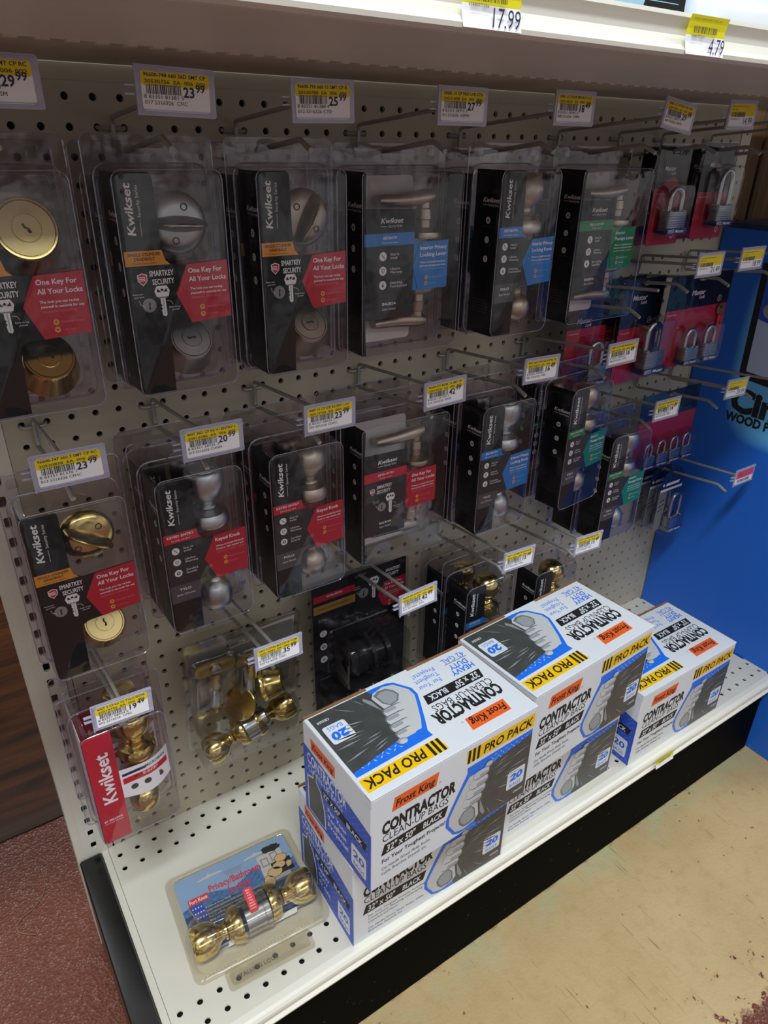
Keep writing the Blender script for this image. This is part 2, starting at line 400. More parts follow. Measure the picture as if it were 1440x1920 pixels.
def wood_material(name, c1, c2, along, rough=0.4):
    m = bpy.data.materials.new(name); nt, b = nodes(m); N = nt.nodes.new; L = nt.links.new
    tc = N('ShaderNodeTexCoord'); mp = N('ShaderNodeMapping'); s = {'x': (2, 20, 26), 'z': (26, 26, 2)}[along]; mp.inputs['Scale'].default_value = s
    n = N('ShaderNodeTexNoise'); n.inputs['Scale'].default_value = 2.2; n.inputs['Detail'].default_value = 7; n.inputs['Distortion'].default_value = 0.6
    L(tc.outputs['Object'], mp.inputs[0]); L(mp.outputs[0], n.inputs['Vector'])
    cr = N('ShaderNodeValToRGB'); cr.color_ramp.elements[0].position = 0.3; cr.color_ramp.elements[0].color = lin(c1); cr.color_ramp.elements[1].position = 0.72; cr.color_ramp.elements[1].color = lin(c2)
    L(n.outputs['Fac'], cr.inputs[0]); L(cr.outputs[0], b.inputs['Base Color']); b.inputs['Roughness'].default_value = rough; b.inputs['Specular IOR Level'].default_value = 0.25
    return m
mb = MB(); mb.box(-90, 190, -95, 11.2, -2, 0, floor_material())
struct(mb.build('floor', loc=(0, 0, FLOOR)))
WOODX = wood_material('stained_wood_boards', '#241206', '#5c3214', 'x', 0.4); WOODZ = wood_material('bare_wood_studs', '#4a3420', '#7d5b38', 'z', 0.7)
mb = MB(); mb.box(-90, 190, 12.6, 150, -2, 0, WOODX)
struct(mb.build('floor_rear', loc=(0, 0, FLOOR)))
mb = MB(); mb.box(-90, 190, 11.2, 12.6, -2, 0.12, wood_material('dark_threshold', '#2a1810', '#4e3423', 'x'), 0.05)
struct(mb.build('trim_4', loc=(0, 0, FLOOR)))
mb = MB(); mb.box(-90, 190, 150, 152, 0, 112, mat('tan_wall_paint', '#8d7a62', 0.7))
struct(mb.build('wall_back', loc=(0, 0, FLOOR)))
mb = MB(); mb.box(46.8, 80, 2.75, 3.4, 0, 80, WOODZ); struct(mb.build('wall_right', loc=(0, 0, FLOOR)))
mb = MB(); mb.box(-12.0, -7.2, -0.3, 0.3, 0, 7.0, M['paper'], 0.08)
o = mb.build('white_board', loc=(0, 27.5, FLOOR)); tag(o, 'white board standing on the wooden floor, left of the shelving upright', 'board')
# studs and cable at the far right
for i, (x0, x1) in enumerate(((47.2, 49.9), (50.2, 53.9), (54.3, 57.8))):
    mb = MB(); mb.box(x0, x1, 1.2, 2.7, 0, 75, WOODZ, 0.08)
    o = mb.build('trim_%d' % (i+1), loc=(0, 0, FLOOR)); struct(o)
mb = MB(); mb.tube([(47.0, 0.6, -4.7), (48.2, 0.75, -5.1), (50.2, 0.9, -5.9), (53, 1.0, -6.3), (57, 1.0, -5.7)], 0.07, M['ink'], 6)
tag(mb.build('black_cable', loc=(0, 0, 0)), 'thin black cable drooping across the wooden studs at upper right', 'cable')
# thread of string on the floor
SP = [(-6.46, 7.38), (-6.43, 6.28), (-6.77, 5.36), (-7.47, 4.73), (-8.16, 4.45), (-8.54, 4.03), (-8.39, 3.44), (-7.63, 2.82)]
def smooth(P, k=5):
    out = []
    for i in range(len(P)-1):
        p0, p1, p2, p3 = [Vector(P[max(0, min(len(P)-1, i+j))]) for j in (-1, 0, 1, 2)]
        for q in range(k):
            t = q/k; out.append(0.5*((2*p1)+(p2-p0)*t+(2*p0-5*p1+4*p2-p3)*t*t+(3*p1-p0-3*p2+p3)*t**3))
    return out+[Vector(P[-1])]
mb = MB(); mb.tube(smooth([(x, y, 0.05) for x, y in SP]), 0.035, mat('tan_string', '#8a6a4e', 0.8), 5)
tag(mb.build('loose_string', loc=(0, 0, FLOOR)), 'loose tan string lying on the glossy brown floor at left', 'string')

# ------------------------------------------------------------------ gondola shelving
GON = thing('gondola_unit', (0, 0, FLOOR)); tag(GON, 'cream steel gondola with pegboard back, slotted uprights and black kick plate', 'shelving')
def G(z): return z-FLOOR
mb = MB(); K = 12; r = 0.14
def shx(z): return -0.0055*z
sq = []
for i in range(K):
    a = 2*math.pi*(i+0.5)/K; c, s_ = math.cos(a), math.sin(a); q = 0.5/max(abs(c), abs(s_)); sq.append((c, s_, c*q, s_*q))
vs = []; fs = []
for row in range(1, -38, -1):
    for colm in range(-2, 45):
        z = row*1.004; x = colm+shx(z); b0 = len(vs)
        for c, s_, qx, qz in sq: vs.append((x+qx+0.0, 0, G(z+qz*1.004)))
        for c, s_, qx, qz in sq: vs.append((x+c*r, 0, G(z+s_*r)))
        for c, s_, qx, qz in sq: vs.append((x+c*r, 0.19, G(z+s_*r)))
        for i in range(K):
            j = (i+1) % K
            fs.append((b0+i, b0+j, b0+K+j, b0+K+i)); fs.append((b0+K+i, b0+K+j, b0+2*K+j, b0+2*K+i))
mb.add(vs, fs, 'peg')
for z0, z1 in ((1.5, 2.34), (-37.9, -37.65)): mb.box(-2.6, 45.1, 0, 0.19, G(z0), G(z1), 'peg')
mb.box(44.3, 45.1, 0.002, 0.19, G(-37.8), G(1.9), 'peg'); mb.box(-2.66, -2.4, 0.002, 0.19, G(-37.8), G(1.9), 'peg')
mb.build('pegboard_panel', GON)
mb = MB(); mb.box(-2.6, 45.1, 0.45, 0.6, G(-38), G(2.2), 'hole'); mb.box(-4.3, 60, 0.3, 0.6, G(3.1), G(44), 'peg'); mb.build('shade_sheet_light_block', GON)  # near-black sheet darkens the holes; unseen upper panel added to stop rear light
# uprights
mb = MB(); F = FRONT(0)
slots = [rr(-3.5, -3.2, G(-36.6+k*1.005), G(-36.1+k*1.005), 0.05, 1) for k in range(0, 38)]
mb.slab([(-3.95, 0.0), (-2.68, 0.0), (-2.68, G(3)), (-3.95, G(3))], F, -0.1, 0.06, 'cream', holes=slots)
mb.box(-4.35, -3.95, 0.0, 3.0, 0, G(3), 'cream'); mb.box(-3.95, -2.7, 2.8, 3.0, 0, G(3), 'hole'); mb.box(-3.9, -2.75, 0.3, 0.32, 0.2, G(2.9), 'hole')  # dark sheets paint the shade behind the slots
mb.build('upright', GON)
mb = MB(); holes = [ell(45.75, G(-9.5+k*1.0), 0.12, n=10) for k in range(12)]
mb.slab([(45.2, 0), (46.3, 0), (46.3, G(3)), (45.2, G(3))], F, -0.9, 0.02, 'cream', holes=holes); mb.box(45.3, 46.2, 0.92, 0.95, 0, G(3), 'hole'); mb.build('upright', GON)
mb = MB(); mb.box(-3.0, 45.0, -12.66, -12.4, 0, G(-38.2), 'kick'); mb.build('kick_plate', GON)
mb = MB(); mb.box(-4.3, -3.08, -13.3, -0.15, 0, G(-37.02), 'blackmetal', 0.1); mb.build('end_cap', GON)
# base deck with punched rows
mb = MB()
def strip(y0, y1, row_y, mt='cream'):
    vs = []; fs = []
    for c_ in range(-3, 45):
        x = c_+0.79; b0 = len(vs); h = c_ >= -3
        for c, s_, qx, qz in sq: vs.append((x+qx, row_y+qz, 0))
        for c, s_, qx, qz in sq: vs.append((x+c*0.15, row_y+s_*0.15, 0))
        for c, s_, qx, qz in sq: vs.append((x+c*0.15, row_y+s_*0.15, -0.1))
        for i in range(K):
            j = (i+1) % K
            fs.append((b0+i, b0+j, b0+K+j, b0+K+i)); fs.append((b0+K+i, b0+K+j, b0+2*K+j, b0+2*K+i))
    mb.add(vs, fs, mt)
for ry in (-0.8, -1.8, -10.9, -11.9): strip(0, 0, ry)
mb.box(-2.71, 45.0, -10.4, -2.3, -0.08, 0, 'cream'); mb.box(-2.71, 45, -0.3, 0, -0.08, 0, 'cream')
mb.box(-3.05, -2.69, -12.6, 0, -0.08, 0, 'cream'); mb.box(-2.7, 45.0, -12.6, -12.4, -0.08, 0, 'cream')
prof = [(-12.6, 0), (-12.95, 0.0), (-13.1, -0.06), (-13.2, -0.18), (-13.23, -0.34), (-13.1, -0.42), (-13.1, -0.8), (-13.27, -0.9), (-13.25, -1.02), (-13.0, -1.05), (-12.7, -1.0), (-12.6, -0.1)]
mb.rings([[(x, y, z) for y, z in reversed(prof)] for x in (-3.05, 45.0)], 'lip')
mb.box(-3.0, 45, -12.3, -0.05, -1.0, -0.4, 'hole')
o = mb.build('base_deck', loc=(0, 0, -37.22)); tag(o, 'cream perforated base deck of the gondola carrying the bag boxes', 'shelf')
# upper shelf
mb = MB()
mb.box(-40.0, 60, -16.2, -8.5, 0.0, 0.22, 'cream'); mb.box(-40.0, 60, -8.5, -0.12, 0.14, 0.3, 'peg')
for k in range(80): mb.box(-2.6+k*0.75, -2.28+k*0.75, -8.62, -8.3, -0.05, 0.02, 'peg')
prof = [(-16.1, 0.22), (-16.1, 0.0), (-16.5, -0.02), (-16.72, 0.04), (-16.74, 0.14), (-16.55, 0.28), (-16.47, 0.5), (-16.5, 0.74), (-16.62, 0.9), (-16.6, 1.0), (-16.45, 1.03), (-16.32, 0.95), (-16.28, 0.22)]
mb.rings([[(x, y, z) for y, z in prof] for x in (-40.0, 60)], 'lip', False)
o = mb.build('upper_shelf', loc=(0, 0, 1.93)); tag(o, 'cream steel shelf with price rail above the hanging locks', 'shelf')

# ------------------------------------------------------------------ price tags
def tag_print(mb, F, st, T, w=2.06, h=1.04):
    """paper slip with its printing; F origin at the slip's lower left"""
    mb.slab(rr(0, w, 0, h, 0.09, 2), F, 0, 0.015, 'paper'); n = 0.02
    if st == 'A':
        mb.poly(rr(0, w, 0.62*h, h, 0.09, 2), F, n, 'yellow'); n2 = 0.025
        mb.text(F, T['l1'], 0.08, h-0.16, 0.10, 'tagink', n2, bold=True, fit=min(1.88, 0.079*len(T['l1'])))
        mb.text(F, T['l2'], 0.10, h-0.325, 0.095, 'brownink', n2, bold=True, fit=1.85)
        mb.barcode(F, 0.14, 1.17, 0.42*h, 0.66*h, 'barink', n2, seed=sum(map(ord, T['bc'])) % 99)
        mb.rect(F, 0.1, 1.22, 0.385*h, 0.42*h, n2, 'paper')
        mb.text(F, T['bc'], 0.05, 0.31*h, 0.1, 'tagink', n2, fit=1.2)
        mb.text(F, T['p'].split('.')[0], 1.24, 0.385*h, 0.27, 'blueink', n2+0.003, fit=0.36, bold=True)
        mb.text(F, T['p'].split('.')[1], 1.63, 0.53*h, 0.2, 'blueink', n2+0.003, fit=0.29, bold=True)
        mb.text(F, T['cd'], 0.06, 0.165*h, 0.1, 'tagink', n2, fit=1.3)
    elif st == 'B':
        mb.poly(rr(0, w, 0.45*h, h, 0.09, 2), F, n, 'yellow'); n2 = 0.025
        mb.text(F, T['l1'], 0.12, 0.83*h, 0.06, 'brownink', n2, fit=1.4); mb.text(F, T['l2'], 0.12, 0.70*h, 0.06, 'brownink', n2, fit=0.5)
        mb.barcode(F, 0.12, 1.3, 0.42*h, 0.62*h, 'barink', n2, seed=5); mb.text(F, '0'+T['bc'], 0.1, 0.3*h, 0.06, 'blueink', n2, fit=0.75)
        mb.text(F, T['p'], 1.98, 0.1*h, 0.30, 'blueink', n2, al='r', wide=0.85)
    else:
        mb.poly(rr(0, w, 0.42*h, h, 0.09, 2), F, n, 'pink'); n2 = 0.025
        mb.text(F, T['p'], 0.3, 0.58*h, 0.26, 'redband', n2, bold=True)
        mb.barcode(F, 0.2, 1.7, 0.12*h, 0.34*h, 'tagink', n2, seed=3)
def price_tag(x, y, z, st, T, label, grp, yaw=0.0, roll=0.0):
    t = thing('price_tag', (x, y, z), (0, roll, yaw)); tag(t, label, 'price tag', grp)
    mb = MB(); F = Fr((-1.21, 0, -0.64), (1, 0, 0), (0, 0, 1))
    mb.slab(rr(0, 2.42, 0, 1.29, 0.06, 2), F, -0.03, 0, 'holder')
    for v in (0.05, 0.13, 1.12, 1.2): mb.box(0, 2.42, v, v+0.03, 0, 0.03, 'holder', F=F)
    mb.box(0.0, 0.05, 0, 1.29, 0, 0.06, 'holder', F=F)
    # rear clip that grips the wire
    for v in (0.5, 0.72): mb.box(-0.28, 0.5, v, v+0.05, -0.16, -0.03, 'holder', F=F)
    mb.build('tag_holder', t)
    mb = MB(); tag_print(mb, Fr((-1.04, -0.005, -0.52), (1, 0, 0), (0, 0, 1)), st, T); mb.build('paper_slip', t)
    return t
def D_(l1, l2, bc, p, cd): return dict(l1=l1, l2=l2, bc=bc, p=p, cd=cd)
ROWS = {'top': 0.0, 'mid': -11.1, 'low': -22.1}
TAGS = [
 (-1.45, 0.97, 'A', D_('96600-745 660 5 SMT CP RC', '20530739 EA 006 002', '8 83351 81377 7', '29.99', '019 5316326 CNSM'), 'price tag reading 29.99, cut by the left edge of the picture', 0, 0),
 (3.5, 0.90, 'A', D_('96600-748 660 26D SMT CP', '20530756  EA  006  002', '8 83351 81381 5', '23.99', '017 5316326  CFIC'), 'price tag reading 23.99 on the top hook row, code CFIC', 0, 0.02),
 (8.5, 0.85, 'A', D_('96600-750 660 15 SMT CP R', '20530788  EA  006  002', '8 83351 81388 4', '25.99', '012 5316326 CTIF'), 'price tag reading 25.99 on the top hook row', 0, -0.02),
 (14.5, 0.90, 'A', D_('300BL 15 CP PRIV LVR STN', '20531498  EA  001  002', '8 83351 58975 5', '27.99', '011 5316326  HSMW'), 'price tag reading 27.99 on the top hook row', 0, 0),
 (20.5, 1.02, 'A', D_('300P 15 CP R/R PRIVACY LO', '20516836  EA  006  002', '8 83351 58942 0', '18.49', '008 5316326  CMFH'), 'price tag reading 18.49 on the top hook row', 0, 0.0),
 (27.5, 0.94, 'A', D_('200BL 15 CP PSG LVR STN', '20531553  EA  001  002', '8 83351 58977 1', '29.99', '009 5316326  IDDM'), 'tilted price tag reading 29.99 on the top hook row', 0, 0.13),
 (32.5, 1.12, 'B', D_('SHACKLE PADLOCK 2IN', '40 EA', '71649002131', '14.99', ''), 'price tag reading 14.99 above the padlock cards', 0, -0.02),
 (-1.52, -10.13, 'A', D_('96600-747 660 3 SMT CP RC', '20530838  EA  006  002', '8 83351 81376 1', '23.99', '013 5316326 CFHC'), 'large price tag reading 23.99 on the middle row, code CFHC', 0, 0),
 (3.5, -10.22, 'A', D_('400T 26D CP K6 V1 ENTRY L', '20516286  EA  006  002', '8 83351 58925 3', '20.99', '019 5316326 CHNM'), 'price tag reading 20.99 on the middle hook row', 0, 0),
 (8.5, -10.23, 'A', D_('400P 15 CP R/R K6 ENT LOC', '20513766  EA  006  002', '8 83351 58922 2', '23.99', '003 5316326 CEWC'), 'price tag reading 23.99 on the middle hook row, code CEWC', 0, 0),
 (14.44, -10.25, 'A', D_('96650-673 405BL 15 SMT CP', '20512235  EA  006  002', '8 83351 87370 7', '42.99', '016 5316326  IMTE'), 'price tag reading 42.99 on the middle hook row', 0, -0.03),
 (20.41, -10.07, 'A', D_('400T 26D CPP DELACE BZ PR', '20516279  EA  006  002', '8 83351 58938 3', '16.49', '006 5316326  MES'), 'price tag reading 16.49 over the blue banded knob pack', 0, 0.02),
 (26.4, -10.1, 'A', D_('200P 15 CP R/R PASSAGE LO', '20516233  EA  006  002', '8 83351 58934 5', '16.49', '004 5316326  ITTE'), 'price tag reading 16.49 in front of the laminated padlock', 0, -0.02),
 (31.44, -14.14, 'A', D_('200T 26D CP PASSAGE LOCK', '20516212  EA  006  002', '8 83351 58930 7', '14.49', '007 5316326  MEF'), 'price tag reading 14.49 over the green banded knob pack', 0, 0),
 (32.6, -6.04, 'B', D_('1-3/4 LAMINATED PADLOCK', '4 PK', '71649001110', '21.49', ''), 'price tag reading 21.49 in front of the twin padlock card', 0, 0.0),
 (36.6, -5.98, 'B', D_('2PK LAMINATED PADLOCKS', '40 EA', '71649001134', '18.99', ''), 'price tag reading 18.99 at the right edge', 0, 0.0),
 (38.5, -14.02, 'B', D_('4PK PADLOCK KEYED ALIKE', '40 EA', '71649001158', '35.99', ''), 'price tag reading 35.99 in front of the blue display carton', 0, 0.03),
 (42.5, -21.2, 'C', D_('', '', '', '10', ''), 'pink sale tag on the lowest right hook', 0, 0.0),
 (-1.46, -20.9, 'A', D_('400T 3 CP K6 V2 TYLO ENTR', '20519756  EA  006  002', '8 83351 58924 6', '19.49', '002 5316326  CMIS'), 'price tag reading 19.49 in front of the red and brass knob pack', 0, 0.03),
 (5.55, -21.02, 'A', D_('690T 3 CP K6 BCS LOCK COM', '20519082  EA  006  002', '0 42049 93318 0', '35.99', '020 5316326  DIDI'), 'price tag reading 35.99 in front of the brass lockset clamshell', 0, 0),
 (13.45, -21.05, 'A', D_('96900-407 SIGNAT 11P COMB', '20531012  EA  006  002', '8 83351 55221 6', '42.99', '021 5316326  IMM'), 'price tag reading 42.99 in front of the black lockset card', 0, -0.05),
 (20.45, -20.95, 'A', D_('300T 3 CP BED BATH KNOB', '20516860  EA  006  002', '8 83351 58940 6', '15.99', '014 5316326  MNI'), 'price tag reading 15.99 above the front brass privacy knob pack', 0, 0.05),
 (26.3, -21.75, 'A', D_('200T 3 CP PASSAGE KNOB', '20516871  EA  006  002', '8 83351 58931 4', '15.49', '015 5316326  MSC'), 'price tag reading 15.49 at right end of the lowest tag row', 0, 0.05),
]
for (x, z, st, T, lab, yaw, roll) in TAGS: price_tag(x, -7.7, z, st, T, lab, 'price tags on the hook ends', yaw, roll)
def rail_tag(x, y, z, T, label, tilt, w=1.75, big=0.36, split=3):
    t = thing('shelf_tag', (x, y, z), (tilt, 0, 0)); tag(t, label, 'price tag', 'tags on the shelf rails')
    mb = MB(); h = 0.92; rs = []
    vs = []
    for i in range(7):
        v = i/6; vs.append([(-w/2, -0.10+0.10*math.sin(math.pi*v), v*h), (w/2, -0.10+0.10*math.sin(math.pi*v), v*h)])
    for i in range(6): mb.add([vs[i][0], vs[i][1], vs[i+1][1], vs[i+1][0]], [(0, 1, 2, 3)], 'yellow2' if i >= split else 'paper')
    mb.build('paper_slip', t)
    mb = MB(); F = Fr((-w/2, -0.115, 0), (1, 0, 0), (0, 0, 1))
    mb.text(F, T['p'], w-0.06, 0.05, big, 'blueink', 0, al='r', wide=0.8); mb.barcode(F, 0.2, w-0.5, 0.5, 0.66, 'brownink', -0.02, seed=9); mb.text(F, T['bc'], 0.12, 0.40, 0.06, 'tagink', -0.02, fit=0.6)
    mb.text(F, T['l1'], 0.1, 0.8, 0.05, 'brownink', 0, fit=1.3)
    mb.build('tag_print', t); return t
rail_tag(7.82, -16.68, 1.98, dict(p='17.99', bc='65480071256', l1='WEATHER SEAL 17 FT'), 'yellow and white shelf tag reading 17.99 on the upper rail', 0.0)
rail_tag(15.75, -16.68, 1.98, dict(p='4.79', bc='65480071270', l1='CAULK REMOVER TOOL KIT'), 'yellow and white shelf tag reading 4.79 on the upper rail', 0.0)
rail_tag(31.1, -13.36, -38.05, dict(p='', bc='77578032508', l1='CONTRACTOR BAGS 42 GAL'), 'bright yellow shelf tag on the base deck rail', 0.0, 1.9, 0.36, 2)

# ------------------------------------------------------------------ peg hooks
def hook_mesh():
    mb = MB(); r = 0.085
    mb.tube([(-0.5, 0.35, 0.0), (-0.5, 0.0, 0.0), (-0.46, -0.12, -0.02), (-0.35, -0.17, -0.04), (0.35, -0.17, -0.04), (0.46, -0.12, -0.02), (0.5, 0.0, 0.0), (0.5, 0.35, 0.0)], r, 'wire')
    mb.tube([(0, -0.3, 0.1), (0, -0.26, 0.24), (0, -0.34, 0.33), (0, -0.5, 0.36), (0, -5.9, 0.82), (0, -7.6, 0.96)], r, 'wire')
    mb.tube([(0, -0.3, 0.12), (0, -0.26, -0.3), (0, -0.25, -0.8), (0, -0.3, -0.88), (0, -0.42, -0.9), (0, -3.0, -0.62), (0, -5.8, -0.3), (0, -6.0, -0.31), (0, -6.15, -0.37), (0, -6.75, -0.62)], 0.1, 'wire')
    return mb
HOOKS = [(-1.5, 0, 'far left hook of the top row holding brass deadbolts'), (3.5, 0, 'top row hook holding the satin chrome deadbolts'), (8.5, 0, 'top row hook holding the satin nickel deadbolts'),
 (14.5, 0, 'top row hook holding the blue banded lever packs'), (20.5, 0, 'top row hook holding the blue banded knob packs'), (27.5, 0, 'top row hook holding the green banded lever packs'), (32.5, 0, 'top row hook holding the short shackle padlock cards'), (36.5, 0, 'top row hook holding the long shackle padlock cards'), (41.5, 0, 'empty top row hook nearest the wooden studs'),
 (-1.5, -11.1, 'middle row hook holding the brass deadbolt pack'), (3.5, -11.1, 'middle row hook holding satin chrome knob packs'), (8.5, -11.1, 'middle row hook holding satin nickel knob packs'), (14.5, -11.1, 'middle row hook holding the keyed lever pack'), (20.5, -11.1, 'middle row hook holding blue banded knob packs'), (26.5, -11.1, 'middle row hook holding the first green banded knob pack'), (31.5, -15.06, 'hook holding the lower green banded knob packs'),
 (32.5, -7.03, 'hook holding the single laminated padlock cards'), (36.5, -7.03, 'hook holding the twin padlock card'), (41.5, -7.03, 'empty hook above the blue display carton edge'), (38.5, -15.06, 'hook holding the four padlock card'), (42.5, -15.06, 'empty hook in front of the blue carton bucket picture'), (42.5, -22.3, 'lowest right hook holding the boxed weather padlocks'),
 (-1.35, -22.1, 'lowest left hook holding the red knob pack'), (5.65, -22.1, 'lowest hook holding the brass lockset clamshell'), (13.6, -22.1, 'lowest hook holding the black lockset card'), (20.6, -22.1, 'lowest hook holding brass privacy knob packs'), (26.6, -22.9, 'lowest hook holding the rear brass knob pack')]
h0 = None
for x, z, lab in HOOKS:
    if h0 is None: h0 = hook_mesh().build('peg_hook', loc=(x, 0, z)); o = h0
    else: o = h0.copy(); COL.objects.link(o); o.location = W(x, 0, z)
    tag(o, lab, 'hook', 'double wire peg hooks')

# ------------------------------------------------------------------ clamshell packs (origin = hang point on the wire, front faces -y)
def shell(mb, x0, x1, z0, z1, d, mt='clear', tabw=4.5, tabtop=0.30, fl=0.26, r=0.32, draft=0.1, hole=True, tray=True):
    F = FRONT()
    out = rr(-tabw/2 if tabw else x0-fl, tabw/2 if tabw else x1+fl, z0-fl*0.6, tabtop, 0.28, 4)
    hs = []
    if hole: hs = [rr(-0.55, 0.55, -0.12, 0.16, 0.13, 3)]
    for sx in (-1, 1): hs.append(rr(sx*tabw*0.36-0.17, sx*tabw*0.36+0.17, -0.28, 0.06, 0.06, 2)) if False else None
    mb.slab(out, F, -0.015, 0.015, mt, holes=hs)
    for sx in (-1, 1): mb.slab(rr(sx*tabw*0.36-0.2, sx*tabw*0.36+0.2, -0.28, 0.1, 0.07, 3), F, 0.015, 0.1, mt, True, inset=0.05)
    def ring(e, n, rad): return [F.p(u, v, n) for u, v in rr(x0-e, x1+e, z0-e, z1+e, max(rad+e, 0.05), 4)]
    rs = [ring(draft+0.07, 0.016, r), ring(draft+0.06, 0.12, r), ring(draft, 0.14, r)]
    rs += [ring(draft*0.3, d-0.14, r), ring(0.01, d-0.08, r), ring(-0.035, d-0.025, r), ring(-0.10, d, r)]
    mb.rings(rs, mt, True, False, True)
    if mt == 'clear':
        for e, nn, q in ((0.0, d-0.05, 0.022), (draft+0.05, 0.1, 0.03)): mb.tube(ring(e, nn, r), q, 'rim', 5, True)
        mb.tube([F.p(u, v, 0.0) for u, v in out], 0.028, 'rim', 5, True)
def wobble(): pass
def icon(mb, F, u, v, r, n, kind=0):
    mb.poly(ell(u, v, r, n=16), F, n, 'white'); n += 0.004
    if kind == 0: mb.poly([(u-0.5*r, v+0.45*r), (u-0.4*r, v+0.58*r), (u+0.55*r, v-0.5*r), (u+0.4*r, v-0.6*r)], F, n, 'cardgrey')
    elif kind == 1:
        mb.poly([(u-0.4*r, v+0.45*r), (u-0.4*r, v-0.1*r), (u, v-0.6*r), (u+0.4*r, v-0.1*r), (u+0.4*r, v+0.45*r)], F, n, 'cardgrey')
        mb.poly([(u-0.28*r, v+0.33*r), (u-0.28*r, v-0.06*r), (u, v-0.42*r), (u+0.28*r, v-0.06*r), (u+0.28*r, v+0.33*r)], F, n+0.003, 'white')
        mb.poly([(u-0.15*r, v+0.05*r), (u-0.02*r, v-0.2*r), (u+0.22*r, v+0.22*r), (u-0.02*r, v-0.05*r)], F, n+0.006, 'cardgrey')
    elif kind == 2:
        mb.poly(ell(u, v, 0.5*r, n=12), F, n, 'cardgrey'); mb.poly(ell(u, v+0.12*r, 0.2*r, n=10), F, n+0.003, 'white'); mb.rect(F, u-0.08*r, u+0.08*r, v-0.35*r, v+0.1*r, n+0.003, 'white')
    else:
        mb.poly([(u-0.25*r, v-0.4*r), (u+0.25*r, v-0.4*r), (u+0.25*r, v+0.05*r), (u-0.25*r, v+0.05*r)], F, n, 'cardgrey'); mb.poly(ell(u, v+0.15*r, 0.26*r, n=10), F, n, 'cardgrey'); mb.poly(ell(u, v+0.15*r, 0.14*r, n=10), F, n+0.003, 'white')
def logo_v(mb, F, u, v0, v1, n):
    """brand name reading upwards"""
    mb.text(F, 'Kwikset', u+0.16, v0, 0.27, 'white', n, bold=True, slant=0.12, rot=90, fit=(v1-v0))
    mb.text(F, 'Security Series', u+0.40, v0+0.36*(v1-v0), 0.105, 'white', n, rot=90, fit=0.62*(v1-v0))
    mb.rect(F, u+0.345, u+0.358, v0, v0+0.32*(v1-v0), n, 'white')
def logo_h(mb, F, u, v, w, n, m1='white'):
    mb.text(F, 'Kwikset', u, v, 0.155*w/0.86, m1, n, bold=True, slant=0.2, fit=w)
    mb.text(F, 'Security Series', u+0.34*w, v-0.15*w, 0.085*w/0.86, m1, n, fit=0.64*w)
    mb.rect(F, u, u+0.3*w, v-0.12*w, v-0.10*w, n, m1)
def keypic(mb, F, u, v, s, n):
    g = 'greyprint'; wh = 'white'
    mb.poly([(u-0.34*s, v+0.25*s), (u-0.22*s, v+0.46*s), (u+0.22*s, v+0.46*s), (u+0.34*s, v+0.25*s), (u+0.26*s, v), (u-0.26*s, v)], F, n, wh)
    for k in (-1, 1): mb.poly([(u+k*0.05*s, v+0.2*s), (u+k*0.2*s, v+0.36*s), (u+k*0.24*s, v+0.2*s)][::k], F, n+0.003, 'card')
    mb.poly([(u-0.08*s, v+0.28*s), (u, v+0.36*s), (u+0.08*s, v+0.28*s), (u, v+0.22*s)], F, n+0.003, 'card')
    mb.rect(F, u-0.2*s, u+0.2*s, v-0.06*s, v, n, g)
    mb.poly([(u-0.11*s, v-0.06*s), (u-0.11*s, v-0.3*s), (u-0.05*s, v-0.36*s), (u-0.11*s, v-0.42*s), (u-0.06*s, v-0.5*s), (u-0.11*s, v-0.58*s), (u-0.08*s, v-0.8*s), (u+0.05*s, v-0.86*s), (u+0.11*s, v-0.78*s), (u+0.11*s, v-0.06*s)], F, n, wh)
    mb.rect(F, u-0.01*s, u+0.02*s, v-0.75*s, v-0.08*s, n+0.003, g)
    cu, cv = u-0.62*s, v-0.32*s
    mb.poly(ell(cu, cv, 0.3*s, n=18), F, n, g); mb.poly([(cu-0.02*s, cv-0.2*s), (cu+0.05*s, cv-0.15*s), (cu+0.02*s, cv), (cu+0.07*s, cv+0.08*s), (cu, cv+0.16*s), (cu-0.03*s, cv+0.02*s)], F, n+0.003, 'card')
    for q, (t, uu, vv) in enumerate((('Reset tool', u-1.28*s, v+0.14*s), ('goes here', u-1.22*s, v+0.02*s), ('Easily re-key', u+0.22*s, v-0.5*s), ('yourself', u+0.34*s, v-0.62*s))): mb.text(F, t, uu, vv, 0.07*s, wh, n)
    mb.tube([F.p(cu-0.42*s, cv+0.22*s, n), F.p(cu-0.38*s, cv+0.06*s, n), F.p(cu-0.2*s, cv-0.06*s, n)], 0.008, wh, 4)
    mb.tube([F.p(u+0.42*s, v-0.36*s, n), F.p(u+0.34*s, v-0.22*s, n), F.p(u+0.16*s, v-0.18*s, n)], 0.008, wh, 4)
def shield(mb, F, u, v, s, n):
    mb.poly([(u-0.3*s, v+0.25*s), (u, v+0.36*s), (u+0.3*s, v+0.25*s), (u+0.28*s, v-0.1*s), (u, v-0.38*s), (u-0.28*s, v-0.1*s)], F, n, 'white')
    mb.poly([(u-0.25*s, v+0.21*s), (u, v+0.31*s), (u+0.25*s, v+0.21*s), (u+0.23*s, v-0.09*s), (u, v-0.32*s), (u-0.23*s, v-0.09*s)], F, n+0.003, 'redband')
    for k in range(3): mb.rect(F, u-0.25*s, u+0.16*s, v-0.09*s+k*0.09*s, v-0.04*s+k*0.09*s, n+0.006, 'white')
